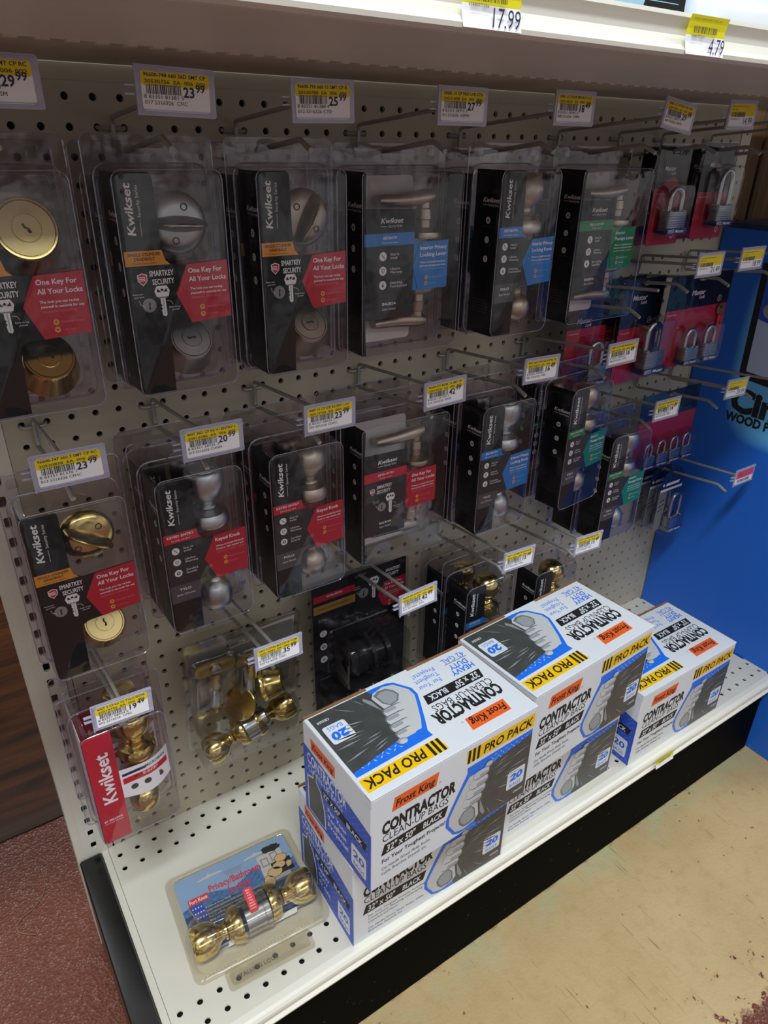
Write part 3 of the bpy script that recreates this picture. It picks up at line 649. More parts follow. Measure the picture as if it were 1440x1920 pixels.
def hexa(mb, F, mt, pal, x0, xm, x1, zt, zb, head, n, sub='The lock you can re-key|yourself in seconds for any|situation, including:', slope=0.0):
    zm = (zt+zb)/2
    mb.poly([(x0, zm), (xm-0.02, zb-0.06), (x1, zb+0.04), (x1, zt+0.02), (xm, zt-0.05)][::1], F, n, mt); n += 0.004
    w = x1-xm; hs = min(0.17, w*0.115)
    for i, t in enumerate(head): mb.text(F, t, xm+0.02, zt-0.34-i*hs*1.7, hs, 'white', n, bold=True, fit=w*0.93 if len(t) > 11 else None)
    b = zt-0.34-len(head)*hs*1.7
    for i, t in enumerate(sub.split('|')): mb.text(F, t, xm+0.04, b-0.0-i*0.15, 0.085, 'white' if i < 2 else pal, n, bold=(i < 2), fit=w*min(0.9, 0.035*len(t)))
    for i in range(2):
        mb.poly(ell(xm+0.42, b-0.62-i*0.25, 0.095, n=12), F, n, 'goldprint'); mb.rect(F, xm+0.38, xm+0.46, b-0.64-i*0.25, b-0.59-i*0.25, n+0.003, mt); mb.text(F, ('Recently moved', 'Lost keys')[i], xm+0.58, b-0.66-i*0.25, 0.075, pal, n)
def side_panel(mb, x, y0, y1, z0, z1, dark='card'):
    """left carton side facing -x"""
    F = LEFT(x); mb.slab([(-y1, z0), (-y0, z0), (-y0, z1), (-y1, z1)], F, -0.02, 0.0, dark)
    u0 = -y1; w = y1-y0; n = 0.004
    logo_h(mb, F, u0+w*0.30, z1-1.35, w*0.62, n)
    for k, zz in enumerate((-2.9, -3.75, -4.6)):
        icon(mb, F, u0+w*0.55, zz, 0.15, n, (2, 0, 1)[k]); mb.text(F, ('Certified security', 'Easy to install', 'Lifetime warranty')[k], u0+w*0.55, zz-0.3, 0.07, 'dimprint', n, al='c')
    for k in range(5): mb.text(F, 'US patents and trademarks pending', u0+0.15*w, z0+1.6-k*0.14, 0.05, 'dimprint', n, fit=w*0.6)
def sheet(mb, outline, y, mt, th=0.025, holes=()): mb.slab(outline, FRONT(y), -th, 0, mt, holes=holes)
def bent(u0, v0, rr_, a0, a1, k=4): return [(u0+rr_*math.cos(math.radians(a0+(a1-a0)*i/k)), v0+rr_*math.sin(math.radians(a0+(a1-a0)*i/k))) for i in range(k+1)]

# -------- hardware
def rose_disc(mb, mt, x, z, y, r, turn=None): pass
def thumbturn(parent, mt, x, z, y, r, ang, screws=True):
    mb = MB(); mb.lathe([(r*0.98, 0), (r, 0.08), (r*0.97, 0.2), (r*0.86, 0.34), (r*0.55, 0.42), (0.001, 0.44)], mt, (x, y, z), (0, -1, 0), 36)
    a = math.radians(ang)
    for k in (-1, 1):
        px, pz = x-k*0.55*r*math.sin(a-0.3), z+k*0.55*r*math.cos(a-0.3)
        mb.lathe([(0.13, 0), (0.13, 0.045), (0.10, 0.05), (0.08, 0.01)], 'key', (px, y-0.39, pz), (0, -1, 0), 12)
    F = FRONT(y-0.40)
    mb.text(F, 'LOCKED', x+0.25*r, z-0.78*r, 0.09, 'dimprint', 0.005, rot=35)
    o = mb.build('thumbturn_plate', parent)
    mb = MB(); U = Vector((math.cos(a), 0, math.sin(a))); V = Vector((-math.sin(a), 0, math.cos(a))); rs = []
    O = Vector((x, y-0.3, z))
    for t in (0.0, 0.35, 0.6, 0.75, 0.82):
        sc = (1.0, 0.97, 0.86, 0.6, 0.25)[(0.0, 0.35, 0.6, 0.75, 0.82).index(t)]; sy = (1, 0.85, 0.5, 0.25, 0.08)[(0.0, 0.35, 0.6, 0.75, 0.82).index(t)]
        rs.append([O+U*(0.92*r*sc*math.cos(q))+V*(0.27*r*sy*math.sin(q))*(1.0)+Vector((0, -t, 0)) for q in [2*math.pi*i/24 for i in range(24)]])
    mb.rings(rs, mt, True); mb.build('turn_piece', o)
    return o
def cylinder(parent, mt, x, z, y, r, core='chrome', ang=0.0, up=0.72):
    """key cylinder leaning upwards: flared collar below, ring face towards the viewer"""
    A = Vector((0, -1, up)).normalized(); O = Vector((x, y, z-0.35))
    mb = MB(); mb.lathe([(r*1.2, -1.05), (r*1.26, -1.0), (r*1.24, -0.9), (r*1.03, -0.1), (r, 0.06), (r*0.96, 0.12), (r*0.9, 0.12), (r*0.88, 0.06)], mt, O+A*0.55, A, 36, True)
    o = mb.build('lock_cylinder', parent)
    mb = MB(); mb.lathe([(r*0.87, 0.0), (r*0.86, 0.05), (r*0.47, 0.06), (r*0.46, 0.02), (r*0.43, 0.02), (r*0.42, 0.09), (0.001, 0.095)], core, O+A*0.62, A, 32, True)
    U = Vector((1, 0, 0)); V = A.cross(U)*-1
    F = Fr(O+A*0.722, U*math.cos(ang)+V*math.sin(ang), V*math.cos(ang)-U*math.sin(ang))
    if F.N.dot(A) < 0: F = Fr(O+A*0.722, -F.U, F.V)
    mb.poly([(-0.16*r/0.84, -0.03), (-0.05, -0.06), (0.05, -0.02), (0.17, -0.05), (0.17, 0.02), (0.06, 0.05), (-0.04, 0.01), (-0.1, 0.05), (-0.16, 0.04)], F, 0.002, 'key')
    mb.build('keyhole_face', o); return o
def knob(parent, mt, x, y, z, kind, A=(0, 0, -1), name='door_knob', s=1.0, rose='rosette'):
    """handle end at the top, rosette at the far end of the axis A"""
    if kind == 'tulip': prof = [(0.001, 0), (0.60, 0.0), (0.62, 0.03), (0.76, 0.05), (0.83, 0.13), (0.88, 0.40), (0.87, 0.75), (0.80, 1.05), (0.65, 1.28), (0.47, 1.43), (0.38, 1.54), (0.37, 1.66), (0.46, 1.70), (0.48, 1.80), (0.40, 1.84)]
    elif kind == 'ball': prof = [(0.001, 0), (0.40, 0.0), (0.48, 0.03), (0.62, 0.1), (0.80, 0.34), (0.88, 0.68), (0.84, 1.0), (0.68, 1.28), (0.46, 1.46), (0.36, 1.54), (0.36, 1.7), (0.46, 1.76), (0.50, 1.84)]
    else: prof = [(0.001, 0), (0.55, 0.02), (0.8, 0.12), (0.88, 0.4), (0.80, 0.8), (0.56, 1.1), (0.36, 1.3), (0.33, 1.5), (0.44, 1.66), (0.5, 1.8)]
    mb = MB(); mb.lathe([(r*s, h*s) for r, h in prof], mt, (x, y, z), A, 30, True)
    o = mb.build(name, parent)
    if rose:
        mb = MB(); mb.lathe([(q*s, h*s) for q, h in [(0.40, 1.84), (0.54, 1.88), (0.66, 1.98), (0.82, 2.04), (0.90, 2.18), (0.95, 2.36), (0.96, 2.52), (0.93, 2.6), (0.5, 2.62)]], mt, (x, y, z), A, 32, True); mb.build('rosette', o)
    return o

# -------- the printed cartons
def deadbolt_pack(metal, core, ang, ang2=0.0, x=None, flip=False):
    t = thing('deadbolt_pack', (0, 0, 0)); d = 1.8
    mb = MB(); shell(mb, -1.86, 1.86, -8.2, -0.72, d); mb.build('clear_blister', t)
    mb = MB(); y = -d+0.05; F = FRONT(y); n = 0.004
    o = [(-1.8, -8.12), (-0.6, -8.12), (-0.56, -6.1)]+[(-0.48, -5.85), (-0.25, -5.74)]+[(1.8, -5.62), (1.8, -3.62), (-0.16, -3.70), (-0.40, -3.55), (-0.52, -3.25), (-0.55, -0.95)]+[(-0.62, -0.82), (-0.72, -0.78), (-1.8, -0.78)]
    sheet(mb, o, y, 'card')
    side_panel(mb, -1.8, y, -0.15, -8.12, -0.78)
    logo_v(mb, F, -1.47, -2.72, -1.12, n)
    mb.poly([(-1.8, -3.66), (-0.28, -3.66), (-0.44, -3.5), (-0.52, -3.18), (-1.8, -3.18)], F, n, 'orange')
    mb.text(F, 'SINGLE CYLINDER', -1.14, -3.34, 0.10, 'ink', n+0.004, al='c', bold=True, fit=1.1); mb.text(F, 'DEADBOLT', -1.14, -3.49, 0.10, 'ink', n+0.004, al='c', bold=True); mb.text(F, 'Cerrojo de un cilindro', -1.14, -3.61, 0.06, 'brownink', n+0.004, al='c')
    shield(mb, F, -1.3, -4.1, 0.58, n)
    mb.text(F, 'SMARTKEY', -1.05, -4.02, 0.19, 'white', n, bold=True, wide=0.66); mb.text(F, 'SECURITY', -0.98, -4.3, 0.19, 'white', n, bold=True, wide=0.66)
    keypic(mb, F, -0.68, -4.72, 0.8, n)
    hexa(mb, F, 'red', 'redpale', -0.18, 0.30, 1.8, -3.66, -5.66, ('One Key For', 'All Your Locks'), n)
    mb.build('printed_carton', t)
    if flip:
        cylinder(t, metal, 0.45, -2.2, -0.75, 0.95, core, ang2, 0.3); cylinder(t, metal, 0.36, -6.45, -0.7, 0.84, metal, 0.5)
    else:
        thumbturn(t, metal, 0.42, -2.45, -0.75, 1.06, ang); cylinder(t, metal, 0.36, -6.45, -0.7, 0.80, core, ang2)
    return t
def knob_pack(metal, kind, band, bandtxt, sub, bul, nm, fin, hexmat, pale, head):
    t = thing('knob_pack', (0, 0, 0)); d = 2.0
    mb = MB(); shell(mb, -1.86, 1.86, -8.2, -0.72, d, r=0.42); mb.build('clear_blister', t)
    mb = MB(); y = -d+0.05; F = FRONT(y); n = 0.004
    o = [(-1.8, -8.12), (-0.55, -8.12), (-0.52, -6.3), (-0.4, -5.95), (-0.1, -5.86), (1.8, -5.75), (1.8, -3.68), (0.2, -3.78), (-0.22, -3.7), (-0.36, -3.4), (-0.40, -0.95), (-0.5, -0.82), (-0.6, -0.78), (-1.8, -0.78)]
    sheet(mb, o, y, 'card'); side_panel(mb, -1.8, y, -0.15, -8.12, -0.78)
    logo_v(mb, F, -1.40, -2.80, -1.18, n)
    mb.poly([(-1.8, -3.62), (-0.18, -3.62), (-0.32, -3.45), (-0.36, -3.16), (-1.8, -3.16)], F, n, band)
    mb.text(F, bandtxt, -1.08, -3.36, 0.115, 'white', n+0.004, al='c', bold=True, fit=min(1.2, 0.105*len(bandtxt))); mb.text(F, sub, -1.08, -3.53, 0.08, 'white', n+0.004, al='c', slant=0.2)
    mb.poly([(-1.8, -6.55), (-0.53, -6.55), (-0.52, -6.3), (-0.4, -5.95), (-0.1, -5.86), (1.8, -5.75), (1.8, -3.72), (0.2, -3.80), (-0.2, -3.66), (-1.8, -3.66)], F, n, 'cardgrey'); n += 0.004
    for k, (a, b) in enumerate(bul): icon(mb, F, -1.36, -4.0-k*0.54, 0.17, n, (0, 1, 2)[k] if bandtxt == 'KEYED ENTRY' else (0, 1, 3)[k]); mb.text(F, a, -1.02, -3.98-k*0.54, 0.10, 'white', n); mb.text(F, b, -1.02, -4.12-k*0.54, 0.10, 'white', n)
    mb.poly([(-1.8, -6.55), (-0.53, -6.55), (-0.52, -6.3), (-0.42, -5.98), (-0.2, -5.68), (-1.8, -5.68)], F, n, 'cardgrey2')
    mb.text(F, nm, -1.15, -5.98, 0.125, 'white', n+0.004, al='c', bold=True, wide=1.2); mb.text(F, fin, -1.15, -6.22, 0.1, 'white', n+0.004, al='c')
    hexa(mb, F, hexmat, pale, -0.16, 0.36, 1.8, -3.7, -5.82, head, n, 'Where to install this knob:|Front or side entries and|anywhere locking is wanted')
    mb.build('printed_carton', t)
    knob(t, metal, 0.5, -1.0, -0.95, kind, s=0.98)
    knob(t, metal, 0.45, -1.0, -7.75, kind, A=(0, 0, 1), s=0.9)
    return t
def lever(parent, mt, x, y, z, up, L=2.5):
    """rosette seen edge-on, stem, then a bar handle running left"""
    s = 1 if up else -1
    mb = MB(); mb.lathe([(0.3, 0.0), (0.3, 0.5), (0.36, 0.55), (0.4, 0.95), (0.36, 1.0), (0.36, 1.3)], mt, (x, y, z+s*1.65), (0, 0, -s), 24)
    zz = z+s*1.62
    rs = []
    for i in range(9):
        f = i/8; px = x+0.42-f*(L+0.42); h = 0.36-0.10*f; dz = -s*0.14*math.sin(f*2.2); q = 0.38-0.06*f
        if i == 0: h *= 0.75; q *= 0.75
        if i == 8: h *= 0.8
        rs.append([(px, y+q*math.cos(a), zz+dz+h*math.sin(a)) for a in [2*math.pi*j/14 for j in range(14)]])
    mb.rings(rs, mt, True); o = mb.build('door_lever', parent)
    mb = MB(); mb.lathe([(0.4, 0.28), (0.6, 0.22), (0.8, 0.12), (0.84, 0.0), (0.82, -0.12), (0.4, -0.14)], mt, (x, y, z+s*0.05), (0, 0, s), 32); mb.build('rosette', o)
    return o
def lever_pack(metal, band, bandtxt, sub, bul, nm, fin, hexmat, pale, head, smart=False):
    t = thing('lever_pack', (0, 0, 0)); d = 1.95
    mb = MB(); shell(mb, -2.66, 2.66, -8.35, -0.72, d, tabw=6.0, r=0.3); mb.build('clear_blister', t)
    mb = MB(); y = -d+0.06; F = FRONT(y); n = 0.004
    side_panel(mb, -2.6, y, -0.12, -8.28, -0.76)
    sheet(mb, [(-2.6, -8.28), (-2.45, -8.28), (-2.5, -6.7), (0.0, -6.75), (0.05, -2.2), (-2.5, -2.14), (-2.45, -0.86), (-2.55, -0.76), (-2.6, -0.76)], y, 'card')
    mb.poly([(-2.5, -6.68), (0.0, -6.72), (0.04, -3.4), (-2.5, -3.4)], F, n, 'cardgrey'); n += 0.004
    logo_h(mb, F, -1.75, -2.72, 1.15, n)
    mb.rect(F, -2.55, 0.04, -3.62, -3.12, n, band); mb.text(F, bandtxt, -1.25, -3.36, 0.11, 'white', n+0.004, al='c', bold=True); mb.text(F, sub, -1.25, -3.53, 0.075, 'white', n+0.004, al='c', slant=0.2)
    if smart:
        shield(mb, F, -2.05, -4.15, 0.5, n); mb.text(F, 'SMARTKEY', -1.8, -4.05, 0.19, 'white', n, bold=True, wide=0.72, slant=0.15); mb.text(F, 'SECURITY', -1.8, -4.32, 0.19, 'white', n, bold=True, wide=0.72, slant=0.15)
        keypic(mb, F, -0.95, -4.85, 0.85, n)
    else:
        for k, (a, b) in enumerate(bul): icon(mb, F, -1.6, -4.05-k*0.6, 0.19, n, (0, 1, 3)[k]); mb.text(F, a, -1.22, -4.03-k*0.6, 0.11, 'white', n); mb.text(F, b, -1.22, -4.18-k*0.6, 0.11, 'white', n)
    mb.text(F, nm, -1.25, -6.12, 0.12, 'white', n, al='c', bold=True, wide=1.2); mb.text(F, fin, -1.25, -6.34, 0.1, 'white', n, al='c')
    hexa(mb, F, hexmat, pale, 0.0, 0.34, 1.95, -3.55, -5.6, head, n, 'Where to install this lever:|Bedroom and bathroom doors|anywhere locking is wanted')
    mb.slab([(0.0, -5.6), (1.95, -5.6), (1.95, -3.55), (0.0, -3.55)], F, -0.03, -0.02, hexmat)
    mb.build('printed_carton', t)
    mb = MB(); sheet(mb, rr(-2.5, 0.95, -8.1, -0.95, 0.2), -0.42, 'whitecard'); mb.build('backing_card', t)
    lever(t, metal, 1.15, -1.0, -3.4, True); lever(t, metal, 0.95, -1.0, -5.6, False)
    return t

# -------- padlocks
def padlock(parent, x, y, z, s=1.0, tall=1.0, base='navy', name='padlock', mt='lam'):
    """z is the bottom of the body"""
    mb = MB(); w, h, d = 0.88*s, 1.25*s, 0.42*s; rs = []
    k = 9
    for i in range(k):
        a = z+h*i/k; b_ = z+h*(i+0.82)/k
        for e, zz in ((0.02, a), (0, a+0.02*s), (0, b_-0.02*s), (0.02, b_)): rs.append([Vector((u, v, zz)) for u, v in rr(x-w+e, x+w-e, y-d+e, y+d-e, 0.22*s, 2)])
    mb.rings(rs, mt, False)
    for sx in (-1, 1):
        for sy in (-1, 1): mb.lathe([(0.11*s, 0), (0.11*s, h+0.03*s), (0.06*s, h+0.06*s)], 'steel', (x+sx*0.7*w, y+sy*0.6*d, z), (0, 0, 1), 8)
    o = mb.build(name, parent)
    mb = MB(); q = 0.56*s; H = 0.62*s*tall; pts = [(x-q, y, z+h-0.1)]+[(x-q, y, z+h+H*f) for f in (0.4, 0.8)]+[(x+q*math.cos(math.radians(a)), y, z+h+H+q*math.sin(math.radians(a))) for a in range(180, -1, -20)]+[(x+q, y, z+h+H*f) for f in (0.8, 0.4)]+[(x+q, y, z+h-0.1)]
    mb.tube(pts, 0.155*s, 'steel', 10); mb.build('shackle', o)
    mb = MB(); F = FRONT(y); zb = z-0.05*s
    mb.slab(rr(-w-0.04*s+x, w+0.04*s+x, zb, zb+0.33*s, 0.06*s, 2), F, -d, d+0.05*s, base); n = d+0.055*s
    mb.text(F, 'Master', x-0.18*s, zb+0.09*s, 0.17*s, 'white', n, bold=True, slant=0.2, fit=0.85*s)
    for kk in range(3):
        mb.rect(F, x-w, x-0.28*s, zb+0.08*s+kk*0.08*s, zb+0.11*s+kk*0.08*s, n, 'white')
    mb.build('base_band', o); return o
def mlogo(mb, F, u, v, s, n):
    mb.text(F, 'Master', u, v, 0.30*s, 'white', n, bold=True, slant=0.25, fit=1.25*s); mb.text(F, 'Lock', u+0.78*s, v-0.24*s, 0.2*s, 'white', n, bold=True, slant=0.25, fit=0.52*s)
def padlock_pack(w, h, locks, d=1.0, redtop=0.42, wide=None, num=None, tint='card', red='red', keyy=False, disc=False):
    """flat card with a clear bubble; hangs from its top edge"""
    t = thing('padlock_pack', (0, 0, 0)); F = FRONT(0)
    mb = MB(); mb.slab(rr(-w/2, w/2, -h+0.3, 0.3, 0.15), F, -0.02, 0.02, tint, holes=[rr(-0.35, 0.35, -0.13, 0.14, 0.12)]); n = 0.024
    zt = 0.3-h*redtop
    mb.poly(rr(-w/2, w/2, -h+0.3, zt, 0.12), F, n, red)
    if disc: mb.poly(ell(0.05, zt-0.35, 0.9, n=28), F, n+0.003, red)
    mlogo(mb, F, -w*0.28 if w < 5 else -0.9, -0.95, min(1.0, w/3.6)*1.05, n+0.006)
    mb.poly(ell(w/2-0.45, -h+0.75, 0.16, n=14), F, n+0.006, 'white'); mb.poly(ell(w/2-0.45, -h+0.75, 0.1, n=12), F, n+0.009, red)
    mb.text(F, 'Laminated steel', -w/2+0.2, zt-0.3, 0.09, 'white', n+0.006)
    if num: mb.poly(ell(w/2-0.95, zt+0.35, 0.2, n=16), F, n+0.004, 'white'); mb.poly(ell(w/2-0.95, zt+0.35, 0.17, n=16), F, n+0.007, tint); mb.text(F, str(num), w/2-0.95, zt+0.27, 0.17, 'white', n+0.01, al='c', bold=True)
    mb.build('backing_card', t)
    for (x, zb, s, tall) in locks: padlock(t, x, -d*0.52, zb, s, tall)
    x0 = min(l[0]-l[2]*0.98 for l in locks)-0.08; x1 = max(l[0]+l[2]*0.98 for l in locks)+0.08; z0 = min(l[1] for l in locks)-0.12; z1 = max(l[1]+l[2]*(1.25+0.62*l[3]+0.72) for l in locks)+0.1
    mb = MB()
    def ring(e, nn): return [F.p(u, v, nn) for u, v in rr(x0-e, x1+e, z0-e, z1+e, 0.3, 3)]
    mb.rings([ring(0.1, 0.03), ring(0.05, 0.1), ring(0.02, d-0.1), ring(-0.06, d)], 'clear', True, False, True)
    mb.slab(rr(-w/2-0.06, w/2+0.06, -h+0.24, 0.36, 0.18), F, 0.035, 0.05, 'cardfilm', holes=[rr(-0.35, 0.35, -0.13, 0.14, 0.12)])
    mb.build('clear_bubble', t)
    if keyy:
        mb = MB(); kx, kz = w/2-0.75, zt-0.35
        mb.slab(ell(kx, kz, 0.36, n=20), F, 0.1, 0.16, 'brassdull', holes=[ell(kx, kz+0.14, 0.1, n=10)]); mb.slab([(kx-0.1, kz-1.2), (kx+0.1, kz-1.3), (kx+0.12, kz-0.3), (kx-0.12, kz-0.3)], F, 0.1, 0.16, 'redband'); mb.build('key', t)
    return t

def hang(t, x, y, hz, lab, cat, grp, dz=0.0, yaw=0.0, tilt=0.0):
    z = hz-0.65-0.105*(4.4+y)*-1*-1 if False else hz-0.9+0.105*(abs(y)-0.3)-0.03
    t.location = W(x, y, z+dz); t.rotation_euler = (tilt, 0, yaw); return tag(t, lab, cat, grp)
bul_k = [('Easy to', 'Install'), ('Lifetime', 'Warranty'), ('Certified', 'Security')]
bul_p = [('Easy to', 'Install'), ('Lifetime', 'Warranty'), ('Unlocking', 'Tool Included')]
bul_h = [('Easy to', 'Install'), ('Lifetime', 'Warranty'), ('No Locking', 'Capability')]
GD, GK, GLV, GP = 'deadbolt clamshells on hooks', 'door knob clamshells on hooks', 'door lever clamshells on hooks', 'padlock cards on hooks'
YF = -4.3                                 # flange plane of the front pack on a full hook
def stack(t, x, hz, labels, cat, grp, y=YF, step=2.05, yaws=(0.0, 0.02, -0.03), dx=(0, 0, 0), dz=0.0):
    hang(t, x, y, hz, labels[0], cat, grp, dz, yaws[0])
    for i, l in enumerate(labels[1:]):
        yy = y+step*(i+1); c = dup(t, (x+dx[i+1], yy, 0)); hang(c, x+dx[i+1], yy, hz, l, cat, grp, dz, yaws[i+1])
# top row
stack(deadbolt_pack('brass', 'brassface', 0, 0.9, flip=True), -1.5, 0, ['polished brass deadbolt clamshell cut by the left picture edge', 'brass deadbolt clamshell hidden behind the leftmost one'], 'deadbolt pack', GD)
stack(deadbolt_pack('chrome', 'chrome', -3, 0), 3.5, 0, ['satin chrome deadbolt clamshell with a level thumbturn, under the CFIC price tag', 'deadbolt clamshell just behind the front satin chrome deadbolt'], 'deadbolt pack', GD)
stack(deadbolt_pack('nickel', 'nickel', 62, 0), 8.5, 0, ['satin nickel deadbolt clamshell with a tilted thumbturn, under the 25.99 tag', 'deadbolt clamshell just behind the front satin nickel deadbolt'], 'deadbolt pack', GD)
lv = lever_pack('nickel', 'blue', 'BED/BATH', 'Dormitorio y bano', bul_p, 'BALBOA', 'Satin Nickel', 'blue', 'bluepale', ('Interior Privacy', 'Locking Lever'))
stack(lv, 14.5, 0, ['satin nickel lever clamshell with a blue BED/BATH band, under the 27.99 tag', 'lever clamshell behind the blue banded lever pack'], 'lever pack', GLV, y=-2.95, step=2.2)
stack(knob_pack('nickel', 'ball', 'blue', 'BED/BATH', 'Dormitorio y bano', bul_p, 'POLO', 'Satin Nickel', 'blue', 'bluepale', ('Interior Privacy', 'Locking Knob')), 20.5, 0, ['satin nickel POLO knob clamshell with blue band on the top row', 'knob clamshell behind the blue banded POLO pack on the top row'], 'knob pack', GK, y=-3.75, step=2.2)
lv = lever_pack('nickel', 'green', 'HALL & CLOSET', 'Pasillo y closet', bul_h, 'BALBOA', 'Satin Nickel', 'green', 'white', ('Interior', 'Passage Lever'))
stack(lv, 27.5, 0, ['satin nickel lever clamshell with a green HALL & CLOSET band', 'lever clamshell behind the green banded lever pack'], 'lever pack', GLV, y=-2.95, step=2.2)
# middle row
stack(deadbolt_pack('brass', 'brassface', -32, 1.4), -1.5, -11.1, ['polished brass deadbolt clamshell with slanted thumbturn, under the CFHC price tag'], 'deadbolt pack', GD)
stack(knob_pack('chrome', 'tulip', 'redband', 'KEYED ENTRY', 'Entrada con llave', bul_k, 'TYLO', 'Satin Chrome', 'red', 'redpale', ('Keyed Knob',)), 3.5, -11.1, ['satin chrome TYLO keyed knob clamshell under the 20.99 tag', 'knob clamshell behind the satin chrome TYLO keyed knob'], 'knob pack', GK, y=-3.6, step=2.2)
stack(knob_pack('nickel', 'ball', 'redband', 'KEYED ENTRY', 'Entrada con llave', bul_k, 'POLO', 'Satin Nickel', 'red', 'redpale', ('Keyed Knob',)), 8.5, -11.1, ['satin nickel POLO keyed knob clamshell under the CEWC price tag', 'knob clamshell behind the POLO keyed knob pack'], 'knob pack', GK, y=-3.6, step=2.2)
lv = lever_pack('nickel', 'redband', 'KEYED ENTRY', 'Entrada con llave', bul_k, 'BALBOA', 'Satin Nickel', 'red', 'redpale', ('One Key For', 'All Your Locks'), smart=True)
stack(lv, 14.5, -11.1, ['keyed entry lever clamshell with red band, under the 42.99 middle row tag', 'lever clamshell behind the keyed entry lever pack'], 'lever pack', GLV, y=-2.95, step=2.2)
kb = knob_pack('chrome', 'tulip', 'blue', 'BED/BATH', 'Dormitorio y bano', bul_p, 'TYLO', 'Satin Chrome', 'blue', 'bluepale', ('Interior Privacy', 'Locking Knob'))
stack(kb, 20.5, -11.1, ['satin chrome TYLO knob clamshell with blue band on the middle row', 'knob clamshell behind the middle row blue banded TYLO pack'], 'knob pack', GK, y=-3.85, step=2.3, yaws=(0.0, 0.05, 0))
kg = knob_pack('nickel', 'ball', 'green', 'HALL/CLOSET', 'Pasillo/closet', bul_h, 'POLO', 'Satin Nickel', 'teal', 'white', ('Interior', 'Passage Knob'))
stack(kg, 26.5, -11.1, ['knob clamshell with green HALL/CLOSET band, in front of the red padlock card', 'knob clamshell behind the upper green banded knob pack'], 'knob pack', GK, y=-4.1, step=2.5, yaws=(0.09, -0.02, 0))
kg = knob_pack('chrome', 'tulip', 'green', 'HALL/CLOSET', 'Pasillo/closet', bul_h, 'TYLO', 'Satin Chrome', 'teal', 'white', ('Interior', 'Passage Knob'))
stack(kg, 31.5, -15.06, ['lower knob clamshell with green HALL/CLOSET band, beside the boxed weather padlocks', 'knob clamshell behind the lower green banded knob pack'], 'knob pack', GK, y=-3.8, step=2.3)
# low row
def red_pack():
    t = thing('knob_pack', (0, 0, 0)); d = 1.8; y = -d+0.05; F = FRONT(y); n = 0.004
    mb = MB(); shell(mb, -1.86, 1.86, -7.5, -0.72, d, r=0.42); mb.build('clear_blister', t)
    mb = MB(); mb.slab([(-1.8, -7.4), (-0.55, -7.4), (-0.55, -0.78), (-1.8, -0.78)], F, -0.02, 0, 'red')
    mb.slab([(0.15, -7.4), (1.75, -7.4), (1.75, -0.78), (0.15, -0.78)], LEFT(-1.8), -0.02, 0, 'whitecard')
    mb.text(F, 'Kwikset', -0.85, -5.0, 0.62, 'white', n, bold=True, rot=90, fit=3.1)
    mb.text(F, '#1 SELLING', -1.2, -6.05, 0.12, 'white', n, al='c', bold=True); mb.text(F, 'U.S. LOCK BRAND', -1.2, -6.2, 0.07, 'white', n, al='c')
    mb.build('red_carton', t)
    mb = MB(); rs = []
    L = []
    for i in range(13):
        a = i/12; x = -0.55+2.35*a; yy = y+0.0+0.55*max(0, a-0.45)**2*3.0; L.append((x, yy))
    vs = [(x, yy, -3.25-0.10*math.sin(3*i/12)) for i, (x, yy) in enumerate(L)]+[(x, yy, -5.0-0.25*math.sin(3.1*i/12)) for i, (x, yy) in enumerate(L)]
    mb.add(vs, [(i+13, i+14, i+1, i) for i in range(12)], 'paper', True)
    F2 = FRONT(y-0.004)
    def curve_text(tx, u, v, h, mt, bold=False, fit=None):
        b = len(mb.v); mb.text(F2, tx, u, v, h, mt, 0.002, bold=bold, fit=fit)
        for i in range(b, len(mb.v)):
            a = (mb.v[i].x+0.55)/2.35; mb.v[i].y += 0.55*max(0, a-0.45)**2*3.0
    b = len(mb.v)
    for u in range(12):
        x0, x1 = -0.45+u*0.18, -0.45+(u+1)*0.18
        mb.rect(F2, x0, x1, -4.2, -3.85, 0.002, 'redband')
        if u < 6: mb.rect(F2, x0, x1, -3.72, -3.56, 0.002, 'blueink')
    for i in range(b, len(mb.v)): mb.v[i].y += 0.55*max(0, (mb.v[i].x+0.55)/2.35-0.45)**2*3.0
    curve_text('MICROBAN', 0.62, -3.68, 0.17, 'tagink', True, 1.0); curve_text('KEYED ENTRY', 0.1, -4.05, 0.15, 'white', True, 1.1); curve_text('99.9% CLEANER', -0.4, -3.68, 0.08, 'white')
    for k in range(3): mb.poly(ell(0.0+k*0.62, -4.55, 0.17, n=14), Fr((0, y-0.006+0.55*max(0, (0.55+k*0.62)/2.35-0.45)**2*3.0, 0), (1, 0, 0), (0, 0, 1)), 0.004, 'cardgrey')
    mb.build('wrap_label', t)
    knob(t, 'brass', 0.55, -0.85, -0.95, 'tulip', s=0.92); knob(t, 'brass', 0.5, -0.8, -6.9, 'tulip', A=(0, 0, 1), s=0.82)
    return t
stack(red_pack(), -1.35, -22.1, ['brass knob clamshell with a red carton and big white lettering, lowest at left', 'knob clamshell behind the red carton knob pack'], 'knob pack', GK, y=-4.1)
